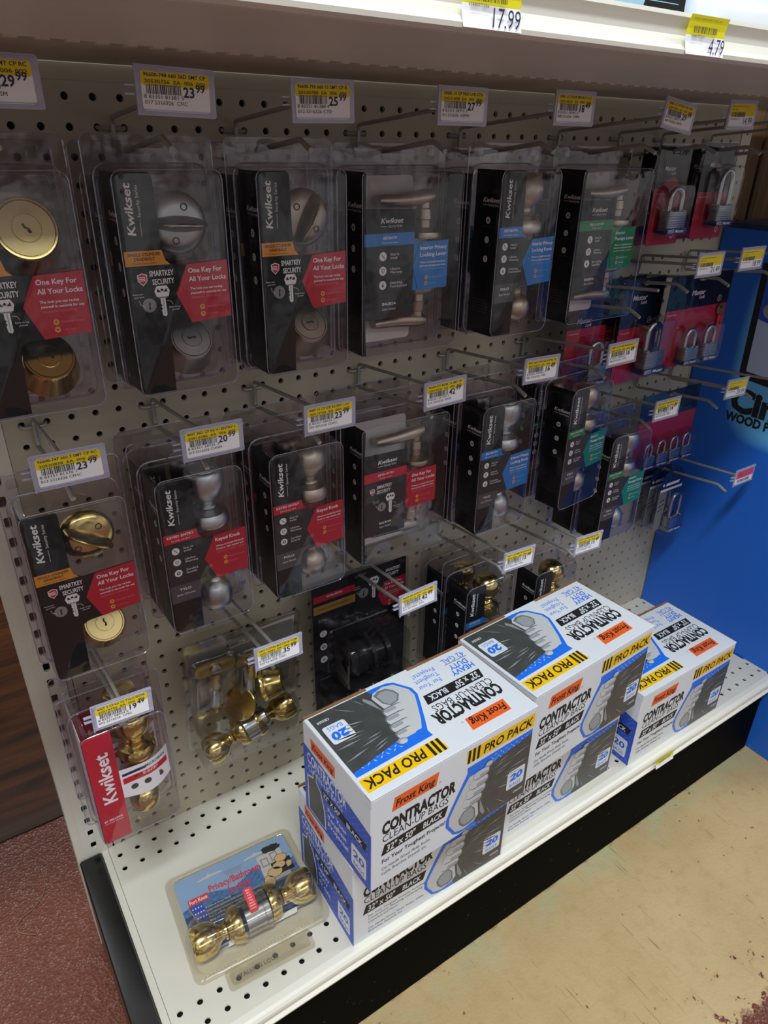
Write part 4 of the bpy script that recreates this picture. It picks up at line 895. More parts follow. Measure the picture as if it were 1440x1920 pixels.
# brass clear lockset clamshell
def brass_set():
    t = thing('lockset_pack', (0, 0, 0)); w, h, d = 6.5, 9.6, 1.5; F = FRONT(0)
    mb = MB(); mb.slab(rr(-w/2, w/2, -h+0.35, 0.35, 0.4, 4), F, -0.015, 0.015, 'clear2', holes=[rr(-0.5, 0.5, -0.12, 0.14, 0.12)])
    def bub(x0, x1, z0, z1, dd, r=0.4):
        ring = lambda e, n: [F.p(u, v, n) for u, v in rr(x0-e, x1+e, z0-e, z1+e, r, 4)]
        mb.rings([ring(0.12, 0.016), ring(0.05, 0.1), ring(0.0, dd*0.6), ring(-0.08, dd-0.06), ring(-0.16, dd)], 'clear2', True, False, True)
    bub(-2.9, -0.5, -4.9, -1.3, 0.9); bub(-0.4, 0.9, -4.9, -1.7, 0.7); bub(0.7, 2.9, -5.2, -2.6, 1.3); bub(-2.9, 2.95, -9.0, -5.4, 1.7, 0.7)
    ring = [F.p(u, v, 0.05) for u, v in rr(-w/2+0.08, w/2-0.08, -h+0.43, 0.27, 0.35, 4)]
    mb.tube(ring, 0.05, 'clear2', 6, True); mb.build('clear_blister', t)
    mb = MB(); mb.slab(rr(-2.9, 2.9, -5.6, -0.4, 0.2), F, -0.1, -0.06, 'greyprint'); n = -0.055
    mb.text(F, 'Kwikset', -0.9, -0.95, 0.24, 'ink', n, bold=True, slant=0.2)
    for k in range(7): mb.rect(F, -2.6, -1.4+0.1*(k % 3), -2.6-k*0.14, -2.55-k*0.14, n, 'dimprint')
    mb.build('printed_insert', t)
    for i, (x, z, L) in enumerate(((-1.7, -1.9, 3.0), (0.25, -2.1, 2.6))):
        mb = MB(); mb.slab(rr(x-1.1+0.25*i, x+1.1-0.25*i, z-0.1, z+0.85-0.2*i, 0.4, 4), Fr((0, -0.35, z*0.0), (1, 0, 0), (0, 0, 1)), 0, 0.14, 'brassdull')
        o = mb.build('door_latch', t)
        mb = MB(); mb.lathe([(0.32, 0), (0.34, 0.1), (0.34, 1.2), (0.30, 1.25), (0.30, L-0.2), (0.2, L)], 'brassdull', (x+0.05, -0.45, z), (0, 0, -1), 20); mb.lathe([(0.36, 1.0), (0.36, L-0.4)], 'steel', (x+0.05, -0.42, z), (0, 0, -1), 16, cap=True); mb.build('latch_barrel', o)
        mb = MB(); mb.lathe([(0.28, 0), (0.28, 0.14), (0.001, 0.16)], 'steel', (x, -0.5, z+0.38), (0, -1, 0), 18); mb.build('bolt_end', o)
    knob(t, 'brass', -2.45, -0.95, -8.35, 'tulip', A=(0.93, 0.05, 0.36), s=0.95)
    mb = MB(); mb.lathe([(0.85, 0), (0.85, 0.7), (0.6, 0.75), (0.6, 1.3)], 'steel', (-0.1, -0.9, -7.3), (0.93, 0, 0.36), 24); mb.box(0.3, 1.1, -1.3, -0.5, -7.4, -6.6, 'blackhw', 0.05); mb.build('lock_chassis', t)
    knob(t, 'brass', 2.75, -0.95, -6.4, 'tulip', A=(-0.93, 0.05, -0.36), s=0.95)
    mb = MB(); A = Vector((0.85, -0.35, 0.3)); O = Vector((0.95, -0.55, -4.3))
    mb.lathe([(0.95, 0), (1.0, 0.08), (0.96, 0.2), (0.99, 0.3), (0.93, 0.42), (0.9, 0.55), (0.7, 1.1), (0.66, 1.15), (0.001, 1.16)], 'brass', O, A, 30); mb.build('deadbolt_cylinder', t)
    mb = MB(); mb.lathe([(0.3, 0), (0.6, 0.12), (0.95, 0.45), (1.0, 0.5), (0.95, 0.55)], 'brass', (-0.1, -0.45, -5.3), (-0.7, -0.5, 0.5), 28); mb.build('trim_ring', t)
    mb = MB(); mb.slab([(0.85, -3.4), (1.9, -3.95), (2.95, -3.3), (2.95, -0.2), (0.85, -0.35)], F, -0.16, -0.11, 'paper'); n = -0.105
    mb.rect(F, 1.75, 2.15, -1.35, -0.95, n, 'yellow2')
    for k in range(3): mb.rect(F, 1.2, 1.9-0.1*k, -0.95-k*0.1, -0.92-k*0.1, n, 'tagink')
    mb.rect(F, 1.35, 2.45, -3.15, -2.9, n, 'ink'); mb.text(F, 'Kwikset', 1.9, -3.08, 0.12, 'white', n+0.004, al='c', bold=True)
    mb.build('instruction_leaflet', t)
    return t
t = brass_set(); hang(t, 5.6, -3.3, -22.1, 'large clear lockset clamshell with brass knobs and latches, under the 35.99 tag', 'lockset pack', 'lockset packs on the lowest hooks', tilt=0.24, yaw=-0.03)
# black lockset card
def black_set():
    t = thing('lockset_pack', (0, 0, 0)); w = 6.5; F = FRONT(0); n = 0.03
    mb = MB(); mb.slab(rr(-w/2, w/2, -11.2, 0.3, 0.15), F, -0.05, 0.02, 'card', holes=[rr(-0.45, 0.45, -0.12, 0.14, 0.12)])
    mb.rect(F, -3.2, -0.4, -0.85, -0.42, n, 'redband'); mb.text(F, 'KEYED ENTRY', -1.8, -0.66, 0.12, 'white', n+0.004, al='c', bold=True)
    mb.rect(F, -3.2, -0.4, -1.65, -1.1, n, 'goldband'); mb.text(F, 'SINGLE CYLINDER DEADBOLT', -1.8, -1.42, 0.12, 'ink', n+0.004, al='c', bold=True, fit=2.3)
    keypic(mb, F, 0.9, -0.9, 1.15, n); mb.text(F, 'SMARTKEY', 1.75, -0.35, 0.22, 'white', n, bold=True, wide=0.7); mb.text(F, 'SECURITY', 1.75, -0.68, 0.22, 'white', n, bold=True, wide=0.7)
    hexa(mb, F, 'red', 'redpale', 1.2, 1.65, 3.2, -0.95, -2.7, ('One Key For', 'All Your Locks'), n)
    for k, (a, b) in enumerate((('JUNO', ''), ('Certified', 'Security'), ('BHMA', 'Grade'), ('Microban', 'Coated'))): icon(mb, F, -2.6, -2.2-k*0.95, 0.24, n, (0, 1, 2, 3)[k]) if k else mb.text(F, a, -2.9, -2.25, 0.18, 'greyprint', n, bold=True); mb.text(F, b or 'Matte Black', -2.2, -2.25-k*0.95, 0.1, 'dimprint', n)
    mb.build('backing_card', t)
    mb = MB(); A = Vector((1, -0.12, 0.05)); mb.lathe([(0.85, -0.25), (1.08, -0.05), (1.15, 0.1), (1.0, 0.25), (0.9, 1.0), (1.2, 1.05), (1.3, 1.25), (1.1, 1.3)], 'blackhw', (-1.4, -1.1, -4.75), A, 32); mb.lathe([(0.7, 1.3), (0.7, 2.0), (0.95, 2.05), (0.95, 2.35), (0.6, 2.4)], 'blackhw', (-1.4, -1.1, -4.75), A, 28); mb.build('deadbolt', t)
    k1 = knob(t, 'blackhw', -3.1, -1.1, -7.95, 'ball', A=(1, 0, 0.06), s=0.95); knob(t, 'blackhw', 2.4, -1.1, -7.6, 'ball', A=(-1, 0, -0.06), s=0.95)
    mb = MB(); mb.lathe([(0.9, 0), (0.9, 0.5)], 'blackhw', (-0.6, -1.05, -7.8), (1, 0, 0.06), 20); mb.build('lock_chassis', t)
    mb = MB(); ring = lambda x0, x1, z0, z1, e, nn, r=0.5: [F.p(u, v, nn) for u, v in rr(x0-e, x1+e, z0-e, z1+e, r, 4)]
    for q in ((-2.3, 2.2, -6.3, -3.2, 2.3), (-3.25, 2.9, -9.2, -6.55, 2.1)):
        mb.rings([ring(*q[:4], 0.1, 0.03), ring(*q[:4], 0.04, 0.1), ring(*q[:4], 0.0, q[4]-0.2), ring(*q[:4], -0.12, q[4])], 'clear', True, False, True)
    mb.slab(rr(-w/2-0.2, w/2+0.2, -11.3, 0.4, 0.3), F, 0.036, 0.05, 'clear', holes=[rr(-0.45, 0.45, -0.12, 0.14, 0.12)]); mb.build('clear_blister', t); return t
t = black_set(); hang(t, 13.6, -1.9, -22.1, 'black lockset on a black card with red and ochre bands, behind the bag boxes', 'lockset pack', 'lockset packs on the lowest hooks')
kb2 = knob_pack('brass', 'ball', 'blue', 'BED/BATH', 'Dormitorio y bano', bul_p, 'POLO', 'Polished Brass', 'blue', 'bluepale', ('Interior Privacy', 'Locking Knob'))
stack(kb2, 20.6, -22.1, ['brass knob clamshell with blue band, just behind the back left bag box', 'brass knob clamshell with barcode side, left of the front brass privacy pack'], 'knob pack', GK, y=-3.65, step=2.25, dz=-0.3)
c = dup(kb2, (26.6, -3.5, 0)); hang(c, 26.6, -3.5, -22.9, 'brass knob clamshell half hidden behind the back bag box', 'knob pack', GK, dz=-0.6)
# padlock cards
p1 = padlock_pack(2.7, 5.1, [(0.05, -4.1, 0.92, 1.05)], disc=True)
stack(p1, 32.5, 0, ['padlock card with a short shackle laminated padlock, top row', 'padlock card behind the short shackle padlock'], 'padlock pack', GP, y=-4.3, step=1.1, dz=-0.05)
p2 = padlock_pack(3.0, 5.1, [(0.35, -4.0, 0.86, 2.5)], redtop=0.5)
stack(p2, 36.5, 0, ['padlock card with a long shackle padlock, next to the wooden studs', 'padlock card behind the long shackle padlock'], 'padlock pack', GP, y=-4.4, step=1.1, dz=0.1)
p3 = padlock_pack(3.7, 6.3, [(0.75, -5.3, 1.12, 1.35)], d=1.3, redtop=0.46, num=8, tint=mat('blue_reflection_card', '#182a44', 0.4))  # dark card tinted blue: the plastic's bluish reflection put into its colour
stack(p3, 32.5, -7.03, ['padlock card with one large laminated padlock, left of the twin card', 'padlock card hanging directly behind the large laminated padlock'], 'padlock pack', GP, y=-3.9, step=1.4)
p5 = padlock_pack(3.4, 5.2, [(0.4, -4.5, 0.95, 1.2)], d=1.2, redtop=0.3)
hang(p5, 28.6, -3.2, -8.03, 'red padlock card showing only its shackle below the green banded lever pack', 'padlock pack', GP)
h5 = h0.copy(); COL.objects.link(h5); h5.location = W(28.6, 0, -8.03); tag(h5, 'hook behind the green banded lever pack holding the red padlock card', 'hook', 'double wire peg hooks')
p4 = padlock_pack(6.2, 5.6, [(-0.75, -5.0, 0.8, 1.2), (1.3, -5.0, 0.8, 1.2)], d=0.9, redtop=0.36, num=5, keyy=True, tint='lockcard')
stack(p4, 36.5, -7.03, ['wide card with two laminated padlocks and a key'], 'padlock pack', GP, y=-5.0)
p6 = padlock_pack(6.4, 5.4, [(-2.2, -4.9, 0.68, 1.2), (-0.75, -4.9, 0.68, 1.2), (0.7, -4.9, 0.68, 1.2), (2.15, -4.9, 0.68, 1.2)], d=0.9, redtop=0.35, tint=mat('blue_card', '#15274f', 0.4))
hang(p6, 38.5, -3.3, -15.06, 'wide blue card with four small padlocks beside the blue carton', 'padlock pack', GP)
def weather_pack():
    t = thing('padlock_pack', (0, 0, 0)); F = FRONT(0)
    mb = MB(); top = [(-1.35, -1.5), (1.35, -1.5), (1.35, -0.75)]+[(1.35*math.cos(math.radians(a)), -0.75+1.15*math.sin(math.radians(a))) for a in range(15, 180, 15)]+[(-1.35, -0.75)]
    mb.slab(top, F, -0.03, 0.03, M['navy'], holes=[rr(-0.3, 0.3, -0.12, 0.14, 0.12)])
    mb.rect(F, -1.35, 1.35, -1.5, -1.28, 0.035, 'white'); mb.poly([(-0.8,-1.06),(0.85,-1.06),(0.95,-0.82),(-0.7,-0.82)], F, 0.035, 'white'); mb.poly(ell(-1.05, -0.93, 0.13, n=12), F, 0.035, 'white')
    mb.slab(rr(-1.3, -0.35, -5.0, -1.5, 0.1), F, -0.03, 0.0, 'greyprint'); [mb.poly([(-1.1,-2.4-k*0.4),(-0.55,-2.2-k*0.4),(-0.55,-2.32-k*0.4),(-1.1,-2.52-k*0.4)][::-1], F, 0.004, 'ink') for k in range(3)]
    mb.build('printed_card', t)
    padlock(t, 0.35, -0.47, -4.85, 0.98, 2.2, base='steel', name='padlock', mt='steel')
    mb = MB(); ring = lambda e, n: [F.p(u, v, n) for u, v in rr(-1.3-e, 1.3+e, -5.0-e, -1.55+e, 0.25, 3)]
    mb.rings([ring(0.06, 0.0), ring(0.0, 0.1), ring(-0.04, 0.86), ring(-0.12, 0.94)], 'clear', True, False, True); mb.build('clear_bubble', t); return t
wp = weather_pack()
stack(wp, 42.5, -22.3, ['boxed steel padlock with navy card, front of the three by the blue carton', 'boxed steel padlock with navy card, middle of the three by the blue carton', 'boxed steel padlock with navy card, rearmost of the three by the blue carton'], 'padlock pack', GP, y=-2.3, step=1.0)

# ------------------------------------------------------------------ contractor bag boxes
BW, BD, BH = 10.09, 5.89, 6.13
def tread(mb, F, u0, u1, v0, v1, n, mt, clip=None, s=0.42, seed=0):
    k = 0; v = v0+s*0.4
    while v < v1-s*0.2:
        u = u0+s*0.4+(s*0.5 if k % 2 else 0); j = 0
        while u < u1-s*0.2:
            if clip is None or clip(u, v):
                a = math.radians(35 if (k+j) % 2 else -55); L, w = s*0.34, s*0.085; ca, sa = math.cos(a), math.sin(a)
                mb.add([F.p(u+x*ca-y*sa, v+x*sa+y*ca, n) for x, y in ((-L, 0), (0, -w), (L, 0), (0, w))], [(0, 1, 2, 3)], mt)
            u += s; j += 1
        v += s*0.5; k += 1
def box_art(mb, F, W_, H_, kind):
    """kind: front, top, base (longer wording); F origin at the lower left of the reading direction"""
    Y = lambda f: H_*(1-f); X = lambda f: W_*f; n = 0.004
    P = lambda pts: [(X(u), Y(v)) for u, v in pts]
    mb.poly(P([(0.552, 0.46), (0.555, 0.25), (0.985, 0.235), (0.985, 0.46)]), F, n, 'boxblue')
    tread(mb, F, X(0.56), X(0.98), Y(0.45), Y(0.255), n+0.003, 'boxbluelt', s=0.36)
    n2 = n+0.008
    mb.poly(P([(0.552, 0.25), (0.556, 0.31), (0.525, 0.41), (0.47, 0.60), (0.441, 0.71), (0.441, 0.80), (0.494, 0.945), (0.53, 0.975), (0.60, 0.985), (0.67, 0.985), (0.70, 0.45), (0.70, 0.25)][::-1]), F, n2, 'boxblue')
    mb.poly(P([(0.70, 0.365), (0.985, 0.285), (0.985, 0.985), (0.648, 0.985), (0.60, 0.80), (0.62, 0.60)]), F, n2+0.003, 'bag')
    n3 = n2+0.008
    rg = random.Random(4)
    for a in range(13):
        f = a/12; e = (0.985, 0.30+0.05*a) if a < 11 else (0.985-0.12*(a-10), 0.98)
        s0 = (0.675-0.01*f, 0.44+0.26*f); q0 = 0.12+0.45*rg.random(); q1 = min(0.98, q0+0.25+0.35*rg.random()); w = 0.004+0.005*rg.random()
        T = lambda q: (s0[0]+(e[0]-s0[0])*q, s0[1]+(e[1]-s0[1])*q)
        a0, a1 = T(q0), T(q1); am = T((q0+q1)/2)
        mb.add([F.p(X(a0[0]), Y(a0[1]), n3), F.p(X(am[0]), Y(am[1]+w), n3), F.p(X(a1[0]), Y(a1[1]), n3), F.p(X(am[0]), Y(am[1]-w), n3)], [(0, 1, 2, 3)], 'bagstreak')
    mb.poly(P([(0.655, 0.70), (0.70, 0.90), (0.69, 0.93), (0.665, 0.86)]), F, n3, 'bagstreak')
    # cuff opening, hand and four curled fingers of the printed glove
    mb.poly(P([(0.57, 0.36), (0.535, 0.45), (0.487, 0.61), (0.458, 0.715), (0.459, 0.795), (0.505, 0.925), (0.56, 0.955), (0.63, 0.93), (0.655, 0.88), (0.64, 0.70), (0.665, 0.50), (0.66, 0.36)][::-1]), F, n3+0.002, 'glove1')
    mb.poly(P([(0.52, 0.80), (0.55, 0.735), (0.60, 0.72), (0.628, 0.78), (0.637, 0.90), (0.60, 0.93), (0.555, 0.92), (0.53, 0.87)][::-1]), F, n3+0.005, 'glove3')
    mb.poly(P([(0.53, 0.80), (0.557, 0.745), (0.60, 0.735), (0.62, 0.79), (0.625, 0.88), (0.595, 0.905), (0.56, 0.90), (0.54, 0.86)][::-1]), F, n3+0.008, 'glove2')
    for i, (u, v, ru, rv) in enumerate(((0.60, 0.655, 0.62, 0.30), (0.617, 0.565, 0.64, 0.31), (0.632, 0.475, 0.60, 0.29), (0.645, 0.39, 0.50, 0.25))):
        mb.poly(rr(X(u)-ru+0.05, X(u)+ru+0.07, Y(v)-rv-0.07, Y(v)+rv-0.06, rv*0.9, 4), F, n3+0.009+0.005*i, 'glove3'); mb.poly(rr(X(u)-ru, X(u)+ru, Y(v)-rv, Y(v)+rv, rv*0.9, 4), F, n3+0.011+0.005*i, 'glove1'); mb.poly(rr(X(u)-ru*0.2, X(u)+ru*0.9, Y(v)-rv*0.9, Y(v)-rv*0.2, rv*0.3, 3), F, n3+0.013+0.005*i, 'glove2')
    mb.poly(ell(X(0.692), Y(0.335), 0.27, 0.2, 12), F, n3+0.03, 'glove2'); mb.poly(ell(X(0.69), Y(0.325), 0.2, 0.13, 12), F, n3+0.033, 'glove1')
    mb.poly(rr(X(0.842), X(0.965), Y(0.825), Y(0.61), 0.13, 3), F, n3, 'boxwhite')
    mb.text(F, '20', X(0.9035), Y(0.732), 0.52, 'boxblue', n3+0.004, al='c', bold='X', slant=0.1, fit=0.86); mb.text(F, 'BAGS', X(0.9035), Y(0.805), 0.24, 'boxblue', n3+0.004, al='c', fit=0.84)
    mb.text(F, 'CB3250', X(0.965), Y(0.905), 0.15, 'boxwhite', n3+0.004, al='r', bold=True)
    if kind == 'base':
        for i in range(3): mb.text(F, ('Made in USA', 'Distributed by', '20 x 42 gal. liners')[i], X(0.965), Y(0.93+0.022*i), 0.08, 'glove2', n3+0.004, al='r')
    mb.poly(P([(0.545, 0.205), (0.988, 0.205), (0.988, 0.065), (0.541, 0.065)]), F, n, 'boxyellow')
    for k in range(3): mb.poly([(X(0.548)+k*0.29, Y(0.205)), (X(0.548)+k*0.29+0.16, Y(0.205)), (X(0.548)+k*0.29+0.19, Y(0.065)), (X(0.548)+k*0.29+0.03, Y(0.065))], F, n+0.003, 'ink')
    mb.text(F, 'PRO PACK', X(0.645), Y(0.185), 0.56, 'ink', n+0.003, bold=True, slant=0.16, fit=X(0.325))
    mb.poly(P([(0.112, 0.235), (0.362, 0.235), (0.376, 0.10), (0.126, 0.10)]), F, n, 'boxorange'); mb.text(F, 'Frost King', X(0.128), Y(0.205), 0.46, 'ink', n+0.004, bold=True, slant=0.22, fit=X(0.22))
    mb.text(F, '(R)', X(0.378), Y(0.225), 0.08, 'tagink', n)
    mb.text(F, 'CONTRACTOR', X(0.06), Y(0.425), 0.80, 'ink', n, bold='X', fit=X(0.42), slant=0.06)
    mb.text(F, 'CLEAN-UP BAGS', X(0.062), Y(0.515), 0.46, 'ink', n, fit=X(0.385), slant=0.04)
    mb.poly(P([(0.058, 0.655), (0.43, 0.655), (0.448, 0.545), (0.077, 0.545)]), F, n, 'ink'); mb.text(F, '32" x 50"', X(0.085), Y(0.637), 0.44, 'boxwhite', n+0.004, bold=True, slant=0.12, fit=X(0.165)); mb.text(F, 'BLACK', X(0.295), Y(0.632), 0.38, 'boxwhite', n+0.004, bold=True, slant=0.12, fit=X(0.115))
    if kind == 'front':
        mb.text(F, 'For Your Toughest Projects!', X(0.062), Y(0.745), 0.27, 'ink', n, bold=True, fit=X(0.375)); mb.text(F, 'Can Handle Wood, Metal, Rocks,', X(0.062), Y(0.825), 0.19, 'ink', n, fit=X(0.285)); mb.text(F, 'Cable, Branches, Drywall, etc.', X(0.062), Y(0.88), 0.19, 'ink', n, fit=X(0.265))
    elif kind == 'base':
        for i, t in enumerate(('For Your Toughest Projects, Including', 'Construction, Plumbing, Landscaping,', 'Carpentry and More!', '', 'Can Handle Wood, Metal, Rocks, Cable,', 'Branches, Drywall, etc.')):
            if t: mb.text(F, t, X(0.09), Y(0.72+i*0.042), 0.15, 'ink', n, fit=X(0.0095*len(t)))
    else:
        mb.text(F, 'HEAVY', X(0.05), Y(0.765), 0.38, 'boxblue', n, bold=True, slant=0.1, fit=X(0.15)); mb.text(F, 'DUTY', X(0.06), Y(0.84), 0.38, 'boxblue', n, bold=True, slant=0.1, fit=X(0.12)); mb.rect(F, X(0.04), X(0.19), Y(0.868), Y(0.862), n, 'ink'); mb.text(F, '42 GAL', X(0.04), Y(0.94), 0.38, 'boxblue', n, fit=X(0.15))
        mb.text(F, 'For Your', X(0.27), Y(0.77), 0.3, 'boxblue', n, fit=X(0.145)); mb.text(F, 'Toughest', X(0.255), Y(0.845), 0.3, 'boxblue', n, fit=X(0.15)); mb.text(F, 'Projects!', X(0.25), Y(0.92), 0.3, 'boxblue', n, fit=X(0.145))
def side_art(mb, F, W_, H_, txt):
    Y = lambda f: H_*(1-f); X = lambda f: W_*f; n = 0.004
    mb.poly([(0, 0), (W_, 0), (W_, Y(0.36)), (X(0.55), Y(0.29)), (0, Y(0.24))], F, n, 'boxnavy'); tread(mb, F, 0.05, W_-0.05, 0.05, Y(0.33), n+0.003, 'boxnavylt', s=0.40)
    n += 0.006
    mb.rect(F, X(0.13), X(0.50), Y(0.22), Y(0.10), n, 'boxorange'); mb.text(F, 'Frost King', X(0.15), Y(0.195), 0.4, 'ink', n+0.003, bold=True, slant=0.2, fit=X(0.32))
    mb.text(F, 'CONTRACTOR', X(0.06), Y(0.40), 0.72, 'boxwhite', n, bold=True, fit=X(0.60)); mb.text(F, 'CLEAN-UP BAGS', X(0.07), Y(0.485), 0.4, 'boxwhite', n, fit=X(0.54))
    mb.poly([(X(0.30), Y(0.60)), (X(0.92), Y(0.60)), (X(0.95), Y(0.51)), (X(0.28), Y(0.51))], F, n, 'ink'); mb.text(F, '32" X 50"', X(0.31), Y(0.588), 0.34, 'boxwhite', n+0.004, bold=True, fit=X(0.26)); mb.text(F, 'BLACK', X(0.66), Y(0.588), 0.32, 'boxwhite', n+0.004, bold=True, fit=X(0.22))
    for i, t in enumerate(txt): mb.text(F, t, X(0.37), Y(0.70+i*0.085), 0.32, 'boxwhite', n, bold=True, fit=X(0.03*len(t)+0.05))
    mb.poly([(X(0.05), Y(0.97)), (X(0.34), Y(0.97)), (X(0.33), Y(0.75)), (X(0.27), Y(0.58)), (X(0.2), Y(0.52)), (X(0.21), Y(0.45)), (X(0.15), Y(0.44)), (X(0.14), Y(0.52)), (X(0.05), Y(0.56))], F, n, 'boxwhite')
    mb.poly([(X(0.065), Y(0.96)), (X(0.325), Y(0.96)), (X(0.315), Y(0.76)), (X(0.26), Y(0.59)), (X(0.19), Y(0.53)), (X(0.2), Y(0.46)), (X(0.16), Y(0.455)), (X(0.15), Y(0.535)), (X(0.065), Y(0.57))], F, n+0.003, 'bag')
    mb.poly(rr(X(0.73), X(0.94), Y(0.93), Y(0.69), 0.12, 3), F, n, 'boxwhite'); mb.text(F, '20', X(0.835), Y(0.82), 0.5, 'boxnavy', n+0.004, al='c', bold=True, fit=X(0.16)); mb.text(F, 'BAGS', X(0.835), Y(0.91), 0.26, 'boxnavy', n+0.004, al='c', fit=X(0.16))
def bag_box(kind, txt):
    """origin at the bottom front left corner"""
    t = thing('bag_carton', (0, 0, 0))
    mb = MB(); mb.box(0.02, BW-0.02, 0.02, BD-0.02, 0.0, BH-0.12, 'boxwhite', 0.05)
    mb.box(0.03, BW-0.03, 0.05, BD, -0.005, 0.02, 'kraft')
    box_art(mb, Fr((0, 0.018, 0), (1, 0, 0), (0, 0, 1)), BW, BH-0.05, kind)
    side_art(mb, Fr((0.018, BD, 0), (0, -1, 0), (0, 0, 1)), BD, BH-0.1, txt)
    mb.build('carton_body', t)
    mb = MB(); zt = BH-0.12
    mb.box(0.0, BW, 0.0, BD-0.16, zt, BH, 'boxwhite', 0.04); mb.box(0.03, BW*0.36, BD-0.17, BD-0.02, zt-0.02, BH+0.03, 'kraft'); mb.box(BW*0.62, BW-0.03, BD-0.17, BD-0.02, zt-0.02, BH+0.02, 'kraft'); mb.box(BW*0.36, BW*0.62, BD-0.2, BD-0.02, zt, BH, 'boxwhite', 0.02)
    mb.box(BW-0.03, BW+0.0, 0.3, BD-0.1, zt-0.01, BH+0.012, 'kraft')
    mb.box(0.0, 0.05, 0.0, 0.5, zt-0.35, BH-0.01, 'boxwhite', 0.01)
    Ft = Fr((BW, BD-0.16, BH), (-1, 0, 0), (0, -1, 0)); Ft = Fr((BW-0.02, 0.0, BH), (-1, 0, 0), (0, 1, 0))
    # printed upside down seen from the aisle: reads from behind
    Ft = Fr((BW-0.03, 0.05, BH+0.0), (-1, 0, 0), (0, -1, 0))
    class TopFr(Fr):
        def p(s, u, v, n=0): return Vector((BW-0.03-u, 0.02+(BD-0.2)*(1-v/(BD-0.2)), BH+n))
    box_art(mb, TopFr((0, 0, 0), (1, 0, 0), (0, 1, 0)), BW-0.06, BD-0.2, 'top')
    mb.build('carton_lid', t); return t
b1 = bag_box('front', ('For Your', 'Toughest', 'Projects!')); b2 = bag_box('base', ('HEAVY', 'DUTY', '42 GAL'))
ZD = -37.22
GB = 'contractor bag cartons on the deck'
def put(o, x, y, z, yaw, lab): o.location = W(x, y, z); o.rotation_euler = (0, 0, yaw); tag(o, lab, 'box', GB)
put(b2, 6.34, -12.74, ZD+0.01, -0.02, 'white bag carton on the deck at front left, half covered by the carton on it')
put(b1, 6.4, -14.2, ZD+0.01+BH+0.03, 0.03, 'white and blue bag carton on top at front left, jutting over the deck edge')
c = dup(b2, (0, 0, 0)); put(c, 16.6, -12.25, ZD+0.01, 0.012, 'white bag carton on the deck, underneath the middle top carton')
c = dup(b1, (0, 0, 0)); put(c, 16.81, -13.44, ZD+0.01+BH+0.04, 0.06, 'white and blue bag carton on top in the middle of the row')
c = dup(b1, (0, 0, 0)); put(c, 28.02, -12.58, ZD+0.01, 0.0, 'single white bag carton at the right, alone on the deck')

